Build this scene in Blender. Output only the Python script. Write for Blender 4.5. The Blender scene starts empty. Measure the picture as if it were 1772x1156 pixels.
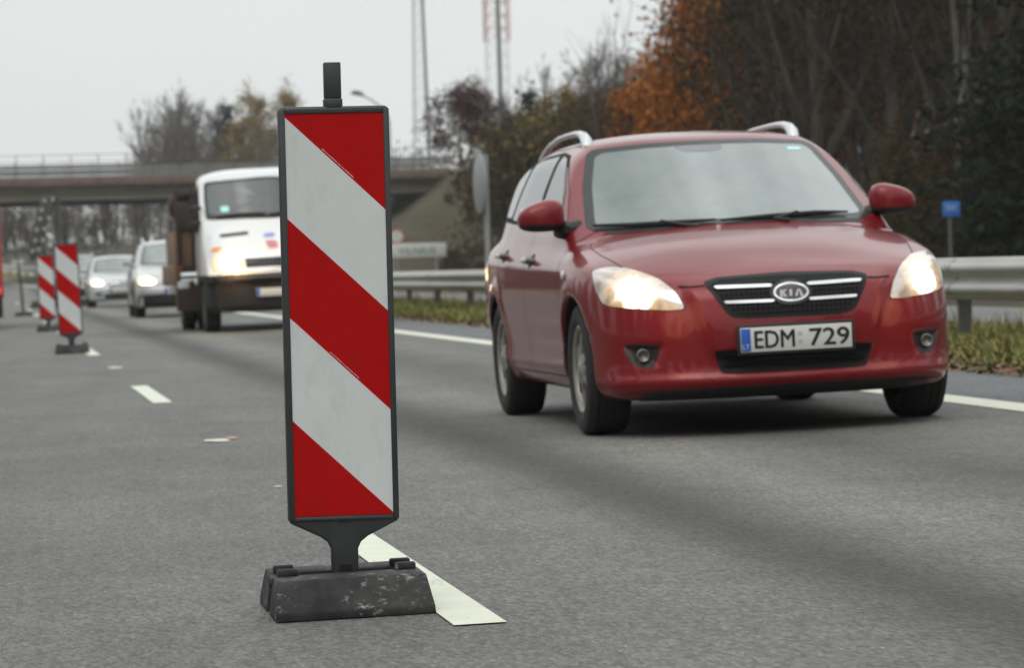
import bpy, bmesh, math, random
import numpy as np
from mathutils import Vector, Matrix

R = math.radians
S = bpy.context.scene
COL = S.collection

# ------------------------------------------------------------------ camera
F_PX, W_PX = 6300.0, 1772.0
cam_d = bpy.data.cameras.new('camera')
cam = bpy.data.objects.new('camera', cam_d)
COL.objects.link(cam)
cam_d.sensor_width = 36.0
cam_d.lens = 36.0 * F_PX / W_PX
cam_d.clip_start = 0.1
cam_d.clip_end = 6000.0
YAW, PITCH, ROLL = R(8.1407), R(1.0333), R(1.5)
fw = Vector((math.sin(YAW) * math.cos(PITCH), math.cos(YAW) * math.cos(PITCH), -math.sin(PITCH)))
rt = Vector((math.cos(YAW), -math.sin(YAW), 0))
up = rt.cross(fw)
RR = rt * math.cos(ROLL) - up * math.sin(ROLL)
UU = up * math.cos(ROLL) + rt * math.sin(ROLL)
m = Matrix((RR, UU, -fw)).transposed().to_4x4()
m.translation = Vector((-1.136, 0.0, 0.85))
cam.matrix_world = m
cam_d.dof.use_dof = True
cam_d.dof.focus_distance = 9.25
cam_d.dof.aperture_fstop = 9.0
S.camera = cam

# ------------------------------------------------------------------ world (overcast) and sun
SUN_EL, SUN_AZ = R(58), R(-150)      # azimuth measured from +Y clockwise
wd = bpy.data.worlds.new('World')
S.world = wd
wd.use_nodes = True
nt = wd.node_tree
nt.nodes.clear()
def N(t, kind, **kw):
    n = t.nodes.new(kind)
    for k, v in kw.items():
        setattr(n, k, v)
    return n
out = N(nt, 'ShaderNodeOutputWorld')
sky = N(nt, 'ShaderNodeTexSky', sky_type='NISHITA', sun_disc=False)
sky.sun_elevation = SUN_EL
sky.sun_rotation = SUN_AZ
sky.air_density = 1.0
sky.dust_density = 4.0
hs = N(nt, 'ShaderNodeHueSaturation')
hs.inputs['Saturation'].default_value = 0.15
nt.links.new(sky.outputs[0], hs.inputs['Color'])
b1 = N(nt, 'ShaderNodeBackground')
b1.inputs['Strength'].default_value = 0.10
nt.links.new(hs.outputs[0], b1.inputs['Color'])
tc = N(nt, 'ShaderNodeTexCoord')
sp = N(nt, 'ShaderNodeSeparateXYZ')
nt.links.new(tc.outputs['Generated'], sp.inputs[0])
mr = N(nt, 'ShaderNodeMapRange')
mr.inputs['From Min'].default_value = 0.0
mr.inputs['From Max'].default_value = 1.0
mr.inputs['To Min'].default_value = 0.925
mr.inputs['To Max'].default_value = 1.75
nt.links.new(sp.outputs['Z'], mr.inputs['Value'])
mp = N(nt, 'ShaderNodeMapping')
mp.inputs['Scale'].default_value = (1.0, 1.0, 1.3)
nt.links.new(tc.outputs['Generated'], mp.inputs[0])
nz = N(nt, 'ShaderNodeTexNoise')
nz.inputs['Scale'].default_value = 3.6
nz.inputs['Detail'].default_value = 3.0
nz.inputs['Roughness'].default_value = 0.5
nt.links.new(mp.outputs[0], nz.inputs['Vector'])
cr = N(nt, 'ShaderNodeMapRange')
cr.inputs['From Min'].default_value = 0.3
cr.inputs['From Max'].default_value = 0.7
cr.inputs['To Min'].default_value = 0.90
cr.inputs['To Max'].default_value = 1.08
nt.links.new(nz.outputs['Fac'], cr.inputs['Value'])
up_ = N(nt, 'ShaderNodeMapRange')
up_.inputs['From Min'].default_value = 0.05
up_.inputs['From Max'].default_value = 0.5
nt.links.new(sp.outputs['Z'], up_.inputs['Value'])
cr2 = N(nt, 'ShaderNodeMapRange')
cr2.inputs['From Min'].default_value = 0.36
cr2.inputs['From Max'].default_value = 0.64
cr2.inputs['To Min'].default_value = 0.66
cr2.inputs['To Max'].default_value = 1.34
nt.links.new(nz.outputs['Fac'], cr2.inputs['Value'])
cmx = N(nt, 'ShaderNodeMix')
nt.links.new(up_.outputs[0], cmx.inputs[0])
nt.links.new(cr.outputs[0], cmx.inputs[2])
nt.links.new(cr2.outputs[0], cmx.inputs[3])
mu = N(nt, 'ShaderNodeMath', operation='MULTIPLY')
nt.links.new(mr.outputs[0], mu.inputs[0])
nt.links.new(cmx.outputs[0], mu.inputs[1])
b2 = N(nt, 'ShaderNodeBackground')
b2.inputs['Color'].default_value = (0.945, 0.985, 0.985, 1)
nt.links.new(mu.outputs[0], b2.inputs['Strength'])
mixw = N(nt, 'ShaderNodeMixShader')
mixw.inputs[0].default_value = 0.85
nt.links.new(b1.outputs[0], mixw.inputs[1])
nt.links.new(b2.outputs[0], mixw.inputs[2])
nt.links.new(mixw.outputs[0], out.inputs['Surface'])

sl = bpy.data.lights.new('sun', 'SUN')
sl.energy = 0.6
sl.angle = R(35)
sl.color = (1.0, 0.96, 0.9)
so = bpy.data.objects.new('sun', sl)
COL.objects.link(so)
sd = Vector((math.sin(SUN_AZ) * math.cos(SUN_EL), math.cos(SUN_AZ) * math.cos(SUN_EL), math.sin(SUN_EL)))
so.rotation_euler = (-sd).to_track_quat('-Z', 'Y').to_euler()
so.location = (0, -10, 40)

S.view_settings.view_transform = 'Standard'
S.view_settings.look = 'None'
S.view_settings.exposure = 0.0
S.view_settings.gamma = 1.0
S.view_settings.use_curve_mapping = False
S.render.engine = 'CYCLES'
S.cycles.max_bounces = 6
S.cycles.volume_bounces = 0
S.cycles.sample_clamp_indirect = 4.0

CROSS = 0.025
def road_shift(y):
    return -((y - 125.0) ** 2) / 1600.0 if y > 125 else 0.0
def road_rise(y):
    if y < 130: return 0.0
    if y < 250: return 1.7 * ((y - 130) / 120.0) ** 2
    return 1.7 + min(y - 250, 40) * 0.012

# ------------------------------------------------------------------ materials
MATS = {}
def mat(name, col, rough=0.6, metal=0.0, coat=0.0, coat_rough=0.05, noise=None, bump=None, ior=1.5, spec=0.5, emit=None, estr=0.0):
    """noise=(scale, amount, second colour); bump=(scale, strength, distance)"""
    if name in MATS: return MATS[name]
    mt = bpy.data.materials.new(name)
    mt.use_nodes = True
    t = mt.node_tree
    b = t.nodes['Principled BSDF']
    b.inputs['Base Color'].default_value = (*col, 1)
    b.inputs['Roughness'].default_value = rough
    b.inputs['Metallic'].default_value = metal
    b.inputs['IOR'].default_value = ior
    b.inputs['Specular IOR Level'].default_value = spec
    if coat:
        b.inputs['Coat Weight'].default_value = coat
        b.inputs['Coat Roughness'].default_value = coat_rough
    if emit:
        b.inputs['Emission Color'].default_value = (*emit, 1)
        b.inputs['Emission Strength'].default_value = estr
    if noise or bump:
        tc = N(t, 'ShaderNodeTexCoord')
    if noise:
        nz = N(t, 'ShaderNodeTexNoise')
        nz.inputs['Scale'].default_value = noise[0]
        nz.inputs['Detail'].default_value = 6
        nz.inputs['Roughness'].default_value = 0.6
        t.links.new(tc.outputs['Object'], nz.inputs['Vector'])
        r = N(t, 'ShaderNodeMapRange')
        r.inputs['From Min'].default_value = 0.5 - noise[1]
        r.inputs['From Max'].default_value = 0.5 + noise[1]
        t.links.new(nz.outputs['Fac'], r.inputs['Value'])
        mx = N(t, 'ShaderNodeMix', data_type='RGBA')
        mx.inputs['A'].default_value = (*col, 1)
        mx.inputs['B'].default_value = (*noise[2], 1)
        t.links.new(r.outputs[0], mx.inputs['Factor'])
        t.links.new(mx.outputs['Result'], b.inputs['Base Color'])
    if bump:
        nb = N(t, 'ShaderNodeTexNoise')
        nb.inputs['Scale'].default_value = bump[0]
        nb.inputs['Detail'].default_value = 5
        t.links.new(tc.outputs['Object'], nb.inputs['Vector'])
        bp = N(t, 'ShaderNodeBump')
        bp.inputs['Strength'].default_value = bump[1]
        bp.inputs['Distance'].default_value = bump[2]
        t.links.new(nb.outputs['Fac'], bp.inputs['Height'])
        t.links.new(bp.outputs[0], b.inputs['Normal'])
    MATS[name] = mt
    return mt

def asphalt(name, c1, c2, tracks):
    mt = bpy.data.materials.new(name)
    mt.use_nodes = True
    t = mt.node_tree
    b = t.nodes['Principled BSDF']
    tc = N(t, 'ShaderNodeTexCoord')
    P = tc.outputs['Object']
    def noise(scale, detail=4, rough=0.6, vec=P):
        n = N(t, 'ShaderNodeTexNoise')
        n.inputs['Scale'].default_value = scale
        n.inputs['Detail'].default_value = detail
        n.inputs['Roughness'].default_value = rough
        t.links.new(vec, n.inputs['Vector'])
        return n.outputs['Fac']
    def mapr(v, a, b_, c, d):
        n = N(t, 'ShaderNodeMapRange')
        for k, x in zip(('From Min', 'From Max', 'To Min', 'To Max'), (a, b_, c, d)):
            n.inputs[k].default_value = x
        t.links.new(v, n.inputs['Value'])
        return n.outputs[0]
    def math_(op, a, b_):
        n = N(t, 'ShaderNodeMath', operation=op)
        for i, x in enumerate((a, b_)):
            if isinstance(x, (int, float)): n.inputs[i].default_value = x
            else: t.links.new(x, n.inputs[i])
        return n.outputs[0]
    # aggregate: fine stones + patches
    mg = N(t, 'ShaderNodeMapping')
    mg.inputs['Scale'].default_value = (1.0, 0.30, 1.0)
    t.links.new(P, mg.inputs[0])
    PG = mg.outputs[0]
    vor = N(t, 'ShaderNodeTexVoronoi')
    vor.inputs['Scale'].default_value = 105.0
    t.links.new(PG, vor.inputs['Vector'])
    stone = N(t, 'ShaderNodeSeparateColor')
    t.links.new(vor.outputs['Color'], stone.inputs[0])
    st = mapr(stone.outputs[0], 0, 1, 0.68, 1.32)
    fine = mapr(noise(50, 4, 0.7, PG), 0.3, 0.7, 0.78, 1.22)
    mp = N(t, 'ShaderNodeMapping')
    mp.inputs['Scale'].default_value = (1.0, 0.12, 1.0)
    t.links.new(P, mp.inputs[0])
    streak = mapr(noise(2.2, 5, 0.65, mp.outputs[0]), 0.3, 0.7, 0.86, 1.12)
    big = mapr(noise(0.5, 4), 0.3, 0.7, 0.9, 1.1)
    coarse = mapr(noise(16, 6, 0.75, PG), 0.28, 0.72, 0.85, 1.15)
    spots = mapr(noise(3.3, 3, 0.5), 0.66, 0.74, 1.0, 0.78)
    grit = mapr(noise(120, 2, 0.5, PG), 0.66, 0.74, 1.0, 2.0)
    f = math_('MULTIPLY', math_('MULTIPLY', math_('MULTIPLY', st, fine), math_('MULTIPLY', streak, big)), math_('MULTIPLY', math_('MULTIPLY', coarse, spots), grit))
    # tyre-polished bands and paler worn bands along the lane
    sx = N(t, 'ShaderNodeSeparateXYZ')
    t.links.new(P, sx.inputs[0])
    wob = math_('MULTIPLY', math_('SUBTRACT', noise(0.25, 2), 0.5), 0.25)
    xx = math_('ADD', sx.outputs['X'], wob)
    for cx, w, amt in tracks:
        d = math_('DIVIDE', math_('ABSOLUTE', math_('SUBTRACT', xx, cx), 0.0), w)
        g = mapr(d, 0.0, 1.0, amt, 0.0)
        gs = t.nodes[-1]
        gs.interpolation_type = 'SMOOTHSTEP'
        f = math_('MULTIPLY', f, math_('ADD', 1.0, g))
    mx = N(t, 'ShaderNodeMix', data_type='RGBA')
    mx.inputs['A'].default_value = (*c1, 1)
    mx.inputs['B'].default_value = (*c2, 1)
    t.links.new(mapr(noise(1.3, 5), 0.35, 0.65, 0, 1), mx.inputs['Factor'])
    vm = N(t, 'ShaderNodeMix', data_type='RGBA', blend_type='MULTIPLY')
    vm.inputs['Factor'].default_value = 1.0
    t.links.new(mx.outputs['Result'], vm.inputs['A'])
    cc = N(t, 'ShaderNodeCombineColor')
    for i in range(3): t.links.new(f, cc.inputs[i])
    t.links.new(cc.outputs[0], vm.inputs['B'])
    t.links.new(vm.outputs['Result'], b.inputs['Base Color'])
    b.inputs['Roughness'].default_value = 0.75
    b.inputs['Specular IOR Level'].default_value = 0.35
    bp = N(t, 'ShaderNodeBump')
    bp.inputs['Strength'].default_value = 0.7
    bp.inputs['Distance'].default_value = 0.006
    t.links.new(math_('ADD', vor.outputs['Distance'], noise(60, 3)), bp.inputs['Height'])
    t.links.new(bp.outputs[0], b.inputs['Normal'])
    return mt

def lamp_mat(name, core, rcore, rfall, white=(1.0, 0.97, 0.88), warm=(1.0, 0.55, 0.18), s0=14.0, refl=(0.42, 0.42, 0.41), mid=.11, outer=.025):
    """a lit headlamp: bright bulb region fading over the reflector (|x| mirrored)"""
    mt = bpy.data.materials.new(name)
    mt.use_nodes = True
    t = mt.node_tree
    b = t.nodes['Principled BSDF']
    b.inputs['Base Color'].default_value = (*refl, 1)
    b.inputs['Roughness'].default_value = 0.18
    b.inputs['Metallic'].default_value = 0.6
    b.inputs['Coat Weight'].default_value = 1.0
    tc = N(t, 'ShaderNodeTexCoord')
    ab = N(t, 'ShaderNodeVectorMath', operation='ABSOLUTE')
    t.links.new(tc.outputs['Object'], ab.inputs[0])
    mul = N(t, 'ShaderNodeVectorMath', operation='MULTIPLY')
    mul.inputs[1].default_value = (1, 0, 1)
    t.links.new(ab.outputs[0], mul.inputs[0])
    ds = N(t, 'ShaderNodeVectorMath', operation='DISTANCE')
    ds.inputs[1].default_value = (core[0], 0, core[1])
    t.links.new(mul.outputs[0], ds.inputs[0])
    nz = N(t, 'ShaderNodeTexNoise')
    nz.inputs['Scale'].default_value = 22
    t.links.new(tc.outputs['Object'], nz.inputs['Vector'])
    ad = N(t, 'ShaderNodeMath', operation='MULTIPLY_ADD')
    ad.inputs[1].default_value = 0.06
    ad.inputs[2].default_value = -0.03
    t.links.new(nz.outputs['Fac'], ad.inputs[0])
    sm = N(t, 'ShaderNodeMath', operation='ADD')
    t.links.new(ds.outputs['Value'], sm.inputs[0])
    t.links.new(ad.outputs[0], sm.inputs[1])
    r = N(t, 'ShaderNodeValToRGB')
    el = r.color_ramp.elements
    a = rcore / rfall
    el[0].position = a * 0.45
    el[0].color = (*white, 1)
    el[1].position = 1.0
    el[1].color = (0.0, 0.0, 0.0, 1)
    e = el.new(a)
    e.color = (warm[0] * mid, warm[1] * mid * 1.05, warm[2] * mid * 1.1, 1)
    e = el.new(min(.93, a * 1.5))
    e.color = (warm[0] * outer, warm[1] * outer * .8, warm[2] * outer * .6, 1)
    dv = N(t, 'ShaderNodeMath', operation='DIVIDE')
    dv.inputs[1].default_value = rfall
    t.links.new(sm.outputs[0], dv.inputs[0])
    t.links.new(dv.outputs[0], r.inputs[0])
    t.links.new(r.outputs[0], b.inputs['Emission Color'])
    b.inputs['Emission Strength'].default_value = s0
    return mt

# ------------------------------------------------------------------ object helpers
def tag(o, label=None, cat=None, group=None, kind=None):
    if label: o['label'] = label
    if cat: o['category'] = cat
    if group: o['group'] = group
    if kind: o['kind'] = kind
    return o
def empty(name, loc=(0, 0, 0), rot=(0, 0, 0), label=None, cat=None, group=None):
    o = bpy.data.objects.new(name, None)
    o.empty_display_size = 0.2
    COL.objects.link(o)
    o.location = loc
    o.rotation_euler = rot
    return tag(o, label, cat, group)
def mesh_obj(name, V, F, mats, parent=None, mi=None, smooth=False, loc=None):
    me = bpy.data.meshes.new(name)
    V = np.asarray(V, float)
    me.from_pydata(V.tolist(), [], [list(map(int, f)) for f in F] if not isinstance(F, np.ndarray) else F.tolist())
    if not isinstance(mats, (list, tuple)): mats = [mats]
    for mm in mats: me.materials.append(mm)
    if mi is not None: me.polygons.foreach_set('material_index', np.asarray(mi, np.int32))
    if smooth: me.polygons.foreach_set('use_smooth', np.ones(len(me.polygons), bool))
    me.update()
    o = bpy.data.objects.new(name, me)
    COL.objects.link(o)
    if parent: o.parent = parent
    if loc is not None: o.location = loc
    return o
def copy_tree(o, parent=None, root_name=None):
    c = o.copy()
    COL.objects.link(c)
    if parent: c.parent = parent
    for ch in o.children:
        copy_tree(ch, c)
    return c

class MB:
    def __init__(s): s.V = []; s.F = []; s.M = []
    def add(s, V, F, mi=0):
        n = len(s.V)
        s.V += [tuple(map(float, v)) for v in V]
        s.F += [tuple(int(i) + n for i in f) for f in F]
        s.M += [mi] * len(F)
        return s
    def box(s, c, d, rot=None, mi=0, taper=1.0):
        hx, hy, hz = d[0] / 2, d[1] / 2, d[2] / 2
        P = [Vector((x * hx * (taper if z > 0 else 1), y * hy * (taper if z > 0 else 1), z * hz)) for z in (-1, 1) for x, y in ((-1, -1), (1, -1), (1, 1), (-1, 1))]
        if rot is not None:
            P = [rot @ p for p in P]
        P = [p + Vector(c) for p in P]
        return s.add(P, [(3, 2, 1, 0), (4, 5, 6, 7), (0, 1, 5, 4), (1, 2, 6, 5), (2, 3, 7, 6), (3, 0, 4, 7)], mi)
    def tube(s, pts, r, n=8, caps=True, mi=0):
        pts = [Vector(p) for p in pts]
        rs = r if isinstance(r, (list, tuple)) else [r] * len(pts)
        V = []; F = []
        t0 = (pts[1] - pts[0]).normalized()
        a = Vector((0, 0, 1)) if abs(t0.z) < .9 else Vector((1, 0, 0))
        for i, p in enumerate(pts):
            t = (pts[min(i + 1, len(pts) - 1)] - pts[max(i - 1, 0)]).normalized()
            u = (a - t * a.dot(t)).normalized()
            a = u
            w = t.cross(u)
            for k in range(n):
                an = 2 * math.pi * k / n
                V.append(p + (u * math.cos(an) + w * math.sin(an)) * rs[i])
        for i in range(len(pts) - 1):
            for k in range(n):
                k2 = (k + 1) % n
                F.append((i * n + k, i * n + k2, (i + 1) * n + k2, (i + 1) * n + k))
        if caps:
            F.append(tuple(range(n - 1, -1, -1)))
            F.append(tuple((len(pts) - 1) * n + k for k in range(n)))
        return s.add(V, F, mi)
    def prism(s, poly, axis, a, b, mi=0):
        """poly 2-D in the plane normal to axis; extruded a..b. axis 'x': (y,z); 'y': (x,z); 'z': (x,y)"""
        n = len(poly)
        def P(q, t):
            return {'x': (t, q[0], q[1]), 'y': (q[0], t, q[1]), 'z': (q[0], q[1], t)}[axis]
        V = [P(q, a) for q in poly] + [P(q, b) for q in poly]
        F = [tuple(range(n - 1, -1, -1)), tuple(range(n, 2 * n))]
        F += [(i, (i + 1) % n, n + (i + 1) % n, n + i) for i in range(n)]
        return s.add(V, F, mi)
    def lathe_x(s, prof, c, n=32, mi=0, a0=0.0):
        """profile of (x, r) turned round the x axis at centre c"""
        V = []; F = []
        for x, r in prof:
            for k in range(n):
                a = a0 + 2 * math.pi * k / n
                V.append((c[0] + x, c[1] + r * math.cos(a), c[2] + r * math.sin(a)))
        for i in range(len(prof) - 1):
            for k in range(n):
                k2 = (k + 1) % n
                F.append((i * n + k, i * n + k2, (i + 1) * n + k2, (i + 1) * n + k))
        return s.add(V, F, mi)
    def build(s, name, mats, parent=None, smooth=False, bevel=0.0, seg=2, angle=35, loc=None):
        o = mesh_obj(name, s.V, s.F, mats, parent, s.M, False, loc)
        me = o.data
        bm = bmesh.new()
        bm.from_mesh(me)
        bmesh.ops.recalc_face_normals(bm, faces=bm.faces)
        if bevel:
            es = [e for e in bm.edges if len(e.link_faces) == 2 and e.calc_face_angle(0) > R(angle)]
            bmesh.ops.bevel(bm, geom=es, offset=bevel, segments=seg, profile=0.5, affect='EDGES', clamp_overlap=True)
        bm.to_mesh(me)
        bm.free()
        if smooth or bevel:
            me.polygons.foreach_set('use_smooth', np.ones(len(me.polygons), bool))
            if smooth != 'all':
                try: me.set_sharp_from_angle(angle=R(angle if smooth else 50))
                except Exception: pass
        me.update()
        return o

def text_mesh(txt, h, bold=0.0, sx=1.0):
    """glyph outlines of the built-in font as flat triangles, centred, cap height h"""
    cu = bpy.data.curves.new('lettering', 'FONT')
    cu.body = txt
    cu.align_x = 'LEFT'
    cu.resolution_u = 3
    cu.offset = bold
    o = bpy.data.objects.new('lettering', cu)
    COL.objects.link(o)
    me = o.to_mesh()
    V = np.array([v.co[:] for v in me.vertices]); F = [tuple(p.vertices) for p in me.polygons]
    o.to_mesh_clear()
    bpy.data.objects.remove(o)
    bpy.data.curves.remove(cu)
    V[:, 1] -= V[:, 1].min()
    V *= h / V[:, 1].max()
    V[:, 0] *= sx
    V[:, 0] -= (V[:, 0].max() + V[:, 0].min()) / 2
    V[:, 1] -= h / 2
    return V, F

# ------------------------------------------------------------------ smooth shells from distance functions
def pch(tab):
    """monotone cubic table -> fast callable"""
    x = np.array([a for a, _ in tab], float); y = np.array([b for _, b in tab], float)
    h = np.diff(x); d = np.diff(y) / h
    mm = np.zeros_like(x)
    for i in range(1, len(x) - 1):
        if d[i - 1] * d[i] > 0:
            w1 = 2 * h[i] + h[i - 1]; w2 = h[i] + 2 * h[i - 1]
            mm[i] = (w1 + w2) / (w1 / d[i - 1] + w2 / d[i])
    mm[0] = d[0]; mm[-1] = d[-1]
    xs = np.linspace(x[0], x[-1], 1500)
    k = np.clip(np.searchsorted(x, xs) - 1, 0, len(x) - 2)
    t = (xs - x[k]) / h[k]
    ys = (y[k] * (1 + 2 * t) * (1 - t) ** 2 + h[k] * mm[k] * t * (1 - t) ** 2 + y[k + 1] * t * t * (3 - 2 * t) + h[k] * mm[k + 1] * t * t * (t - 1))
    return lambda q: np.interp(q, xs, ys)
def smax(a, b, k):
    h = np.maximum(k - np.abs(a - b), 0) / k
    return np.maximum(a, b) + h * h * k * 0.25
def smin(a, b, k):
    return -smax(-a, -b, k)
def grad(f, P, e=0.003):
    G = np.empty_like(P)
    for i in range(3):
        d = np.zeros(3); d[i] = e
        G[:, i] = (f(P + d) - f(P - d)) / (2 * e)
    return G
def surface_net(f, lo, hi, h):
    n = [int(math.ceil((b - a) / h)) + 1 for a, b in zip(lo, hi)]
    ax = [lo[i] + h * np.arange(n[i]) for i in range(3)]
    g = np.stack(np.meshgrid(*ax, indexing='ij'), -1)
    v = f(g.reshape(-1, 3)).reshape(n)
    s = v < 0
    cn = [k - 1 for k in n]
    corners = [(i, j, k) for i in (0, 1) for j in (0, 1) for k in (0, 1)]
    cnt = sum(s[i:i + cn[0], j:j + cn[1], k:k + cn[2]].astype(np.int8) for i, j, k in corners)
    act = (cnt > 0) & (cnt < 8)
    idx = -np.ones(cn, int)
    cells = np.argwhere(act)
    idx[act] = np.arange(len(cells))
    acc = np.zeros((len(cells), 3)); num = np.zeros(len(cells))
    for a in corners:
        for d in range(3):
            if a[d]: continue
            b = list(a); b[d] = 1
            A = cells + np.array(a); B = cells + np.array(b)
            va = v[A[:, 0], A[:, 1], A[:, 2]]; vb = v[B[:, 0], B[:, 1], B[:, 2]]
            x = (va < 0) != (vb < 0)
            t = np.where(x, va / np.where(x, va - vb, 1), 0)
            p = A + (B - A) * t[:, None]
            acc[x] += p[x]; num[x] += 1
    V = np.array(lo) + h * acc / num[:, None]
    Q = []
    for d in range(3):
        u, w = (d + 1) % 3, (d + 2) % 3
        sl0 = [slice(None)] * 3; sl1 = [slice(None)] * 3
        sl0[d] = slice(0, -1); sl1[d] = slice(1, None)
        cr = s[tuple(sl0)] != s[tuple(sl1)]
        E = np.argwhere(cr)
        ok = (E[:, u] > 0) & (E[:, w] > 0) & (E[:, u] < n[u] - 1) & (E[:, w] < n[w] - 1)
        E = E[ok]
        ins = s[E[:, 0], E[:, 1], E[:, 2]]
        def cell(du, dw):
            C_ = E.copy(); C_[:, u] -= du; C_[:, w] -= dw
            return idx[C_[:, 0], C_[:, 1], C_[:, 2]]
        q = np.stack([cell(1, 1), cell(0, 1), cell(0, 0), cell(1, 0)], 1)
        q[~ins] = q[~ins][:, ::-1]
        Q.append(q)
    Q = np.concatenate(Q)
    for _ in range(3):
        val = f(V); G = grad(f, V)
        st = -(val / np.maximum((G * G).sum(1), 0.1))[:, None] * G
        ln = np.linalg.norm(st, axis=1, keepdims=True)
        st *= np.minimum(1, h * .6 / np.maximum(ln, 1e-9))
        V = V + st
    return V, Q
def project(f, A, B, n=240):
    """first crossing from A towards B (outside to inside)"""
    A = np.asarray(A, float); B = np.asarray(B, float)
    lo = np.full(len(A), np.nan); hi = np.full(len(A), np.nan)
    prev = 0.0; done = np.zeros(len(A), bool)
    for k in range(1, n + 1):
        t = k / n
        v = f(A + (B - A) * t)
        x = (v < 0) & ~done
        lo[x] = prev; hi[x] = t; done |= x
        prev = t
    lo[~done] = 1; hi[~done] = 1
    for _ in range(18):
        m_ = (lo + hi) / 2
        neg = f(A + (B - A) * m_[:, None]) < 0
        hi = np.where(neg, m_, hi); lo = np.where(neg, lo, m_)
    return A + (B - A) * hi[:, None]
def smooth_poly(poly, n, corner=0.0, k=0.35):
    """resample a closed outline with n points, corners eased"""
    P = np.array(poly, float)
    for _ in range(2 if k > 0 else 0):
        Pn = []
        for i in range(len(P)):
            a = P[i]; b = P[(i + 1) % len(P)]
            Pn += [a + (b - a) * k * .5, b - (b - a) * k * .5]
        P = np.array(Pn)
    d = np.r_[0, np.cumsum(np.linalg.norm(np.roll(P, -1, 0) - P, axis=1))]
    Pc = np.vstack([P, P[:1]])
    s = np.linspace(0, d[-1], n, endpoint=False)
    return np.stack([np.interp(s, d, Pc[:, 0]), np.interp(s, d, Pc[:, 1])], 1)
def patch(f, poly, axis, far, off=0.003, dome=0.0, rings=6, n=72, k=0.35, depth=0.012, near=None):
    """a plate lying on the shell f: outline poly, cast along axis; edge skirt goes into the shell"""
    B = smooth_poly(poly, n, k=k)
    c = B.mean(0)
    pts = [c]
    rr = [0.0]
    for i in range(1, rings + 1):
        q = i / rings
        pts += list(c + (B - c) * q); rr += [q] * n
    pts = np.array(pts); rr = np.array(rr)
    if axis == 'front':
        A = np.stack([pts[:, 0], np.full(len(pts), -0.6 if near is None else near), pts[:, 1]], 1); Bp = A.copy(); Bp[:, 1] = far
    elif axis == 'rear':
        A = np.stack([pts[:, 0], np.full(len(pts), near), pts[:, 1]], 1); Bp = A.copy(); Bp[:, 1] = far
    elif axis == 'top':
        A = np.stack([pts[:, 0], pts[:, 1], np.full(len(pts), 2.6)], 1); Bp = A.copy(); Bp[:, 2] = far
    else:
        sg = -1 if axis == 'left' else 1
        A = np.stack([np.full(len(pts), 1.5 * sg), pts[:, 0], pts[:, 1]], 1); Bp = A.copy(); Bp[:, 0] = far * sg
    V = project(f, A, Bp)
    G = grad(f, V); G /= np.linalg.norm(G, axis=1, keepdims=True)
    T = V + G * (off + dome * (1 - rr ** 2))[:, None]
    sk = V[-n:] - G[-n:] * depth
    V2 = np.vstack([T, sk])
    F = [(0, 1 + j, 1 + (j + 1) % n) for j in range(n)]
    for i in range(rings):
        a = 1 + i * n; b = a + n
        F += [(a + j, b + j, b + (j + 1) % n, a + (j + 1) % n) for j in range(n)]
    return V2, F
def lamp_spill(parent, loc, watts, col, r=.06):
    l = bpy.data.lights.new('lamp_light', 'POINT')
    l.energy = watts; l.color = col; l.shadow_soft_size = r
    o = bpy.data.objects.new('lamp_light', l)
    COL.objects.link(o); o.parent = parent; o.location = loc
    return o
def add_patch(name, f, poly, axis, far, mt, parent, **kw):
    V, F = patch(f, poly, axis, far, **kw)
    mb = MB().add(V, F)
    return mb.build(name, mt, parent, smooth=True, angle=40)
def seam(f, pts, axis, far, w=0.006, off=0.0012, mb=None, step=0.03):
    """a thin dark line along the shell (shut lines): ribbon following 2-D points"""
    P = np.array(pts, float)
    d = np.r_[0, np.cumsum(np.linalg.norm(np.diff(P, axis=0), axis=1))]
    s = np.linspace(0, d[-1], max(3, int(d[-1] / step)))
    Q = np.stack([np.interp(s, d, P[:, 0]), np.interp(s, d, P[:, 1])], 1)
    if axis == 'front':
        A = np.stack([Q[:, 0], np.full(len(Q), -.6), Q[:, 1]], 1); B = A.copy(); B[:, 1] = far
    elif axis == 'top':
        A = np.stack([Q[:, 0], Q[:, 1], np.full(len(Q), 2.6)], 1); B = A.copy(); B[:, 2] = far
    else:
        sg = -1 if axis == 'left' else 1
        A = np.stack([np.full(len(Q), 1.5 * sg), Q[:, 0], Q[:, 1]], 1); B = A.copy(); B[:, 0] = far * sg
    V = project(f, A, B)
    G = grad(f, V); G /= np.linalg.norm(G, axis=1, keepdims=True)
    T = np.gradient(V, axis=0); T /= np.linalg.norm(T, axis=1, keepdims=True)
    Wd = np.cross(G, T)
    a = V + G * off + Wd * w / 2; b = V + G * off - Wd * w / 2
    n = len(V)
    mb.add(np.vstack([a, b]), [(i, i + 1, n + i + 1, n + i) for i in range(n - 1)])
    return mb

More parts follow.
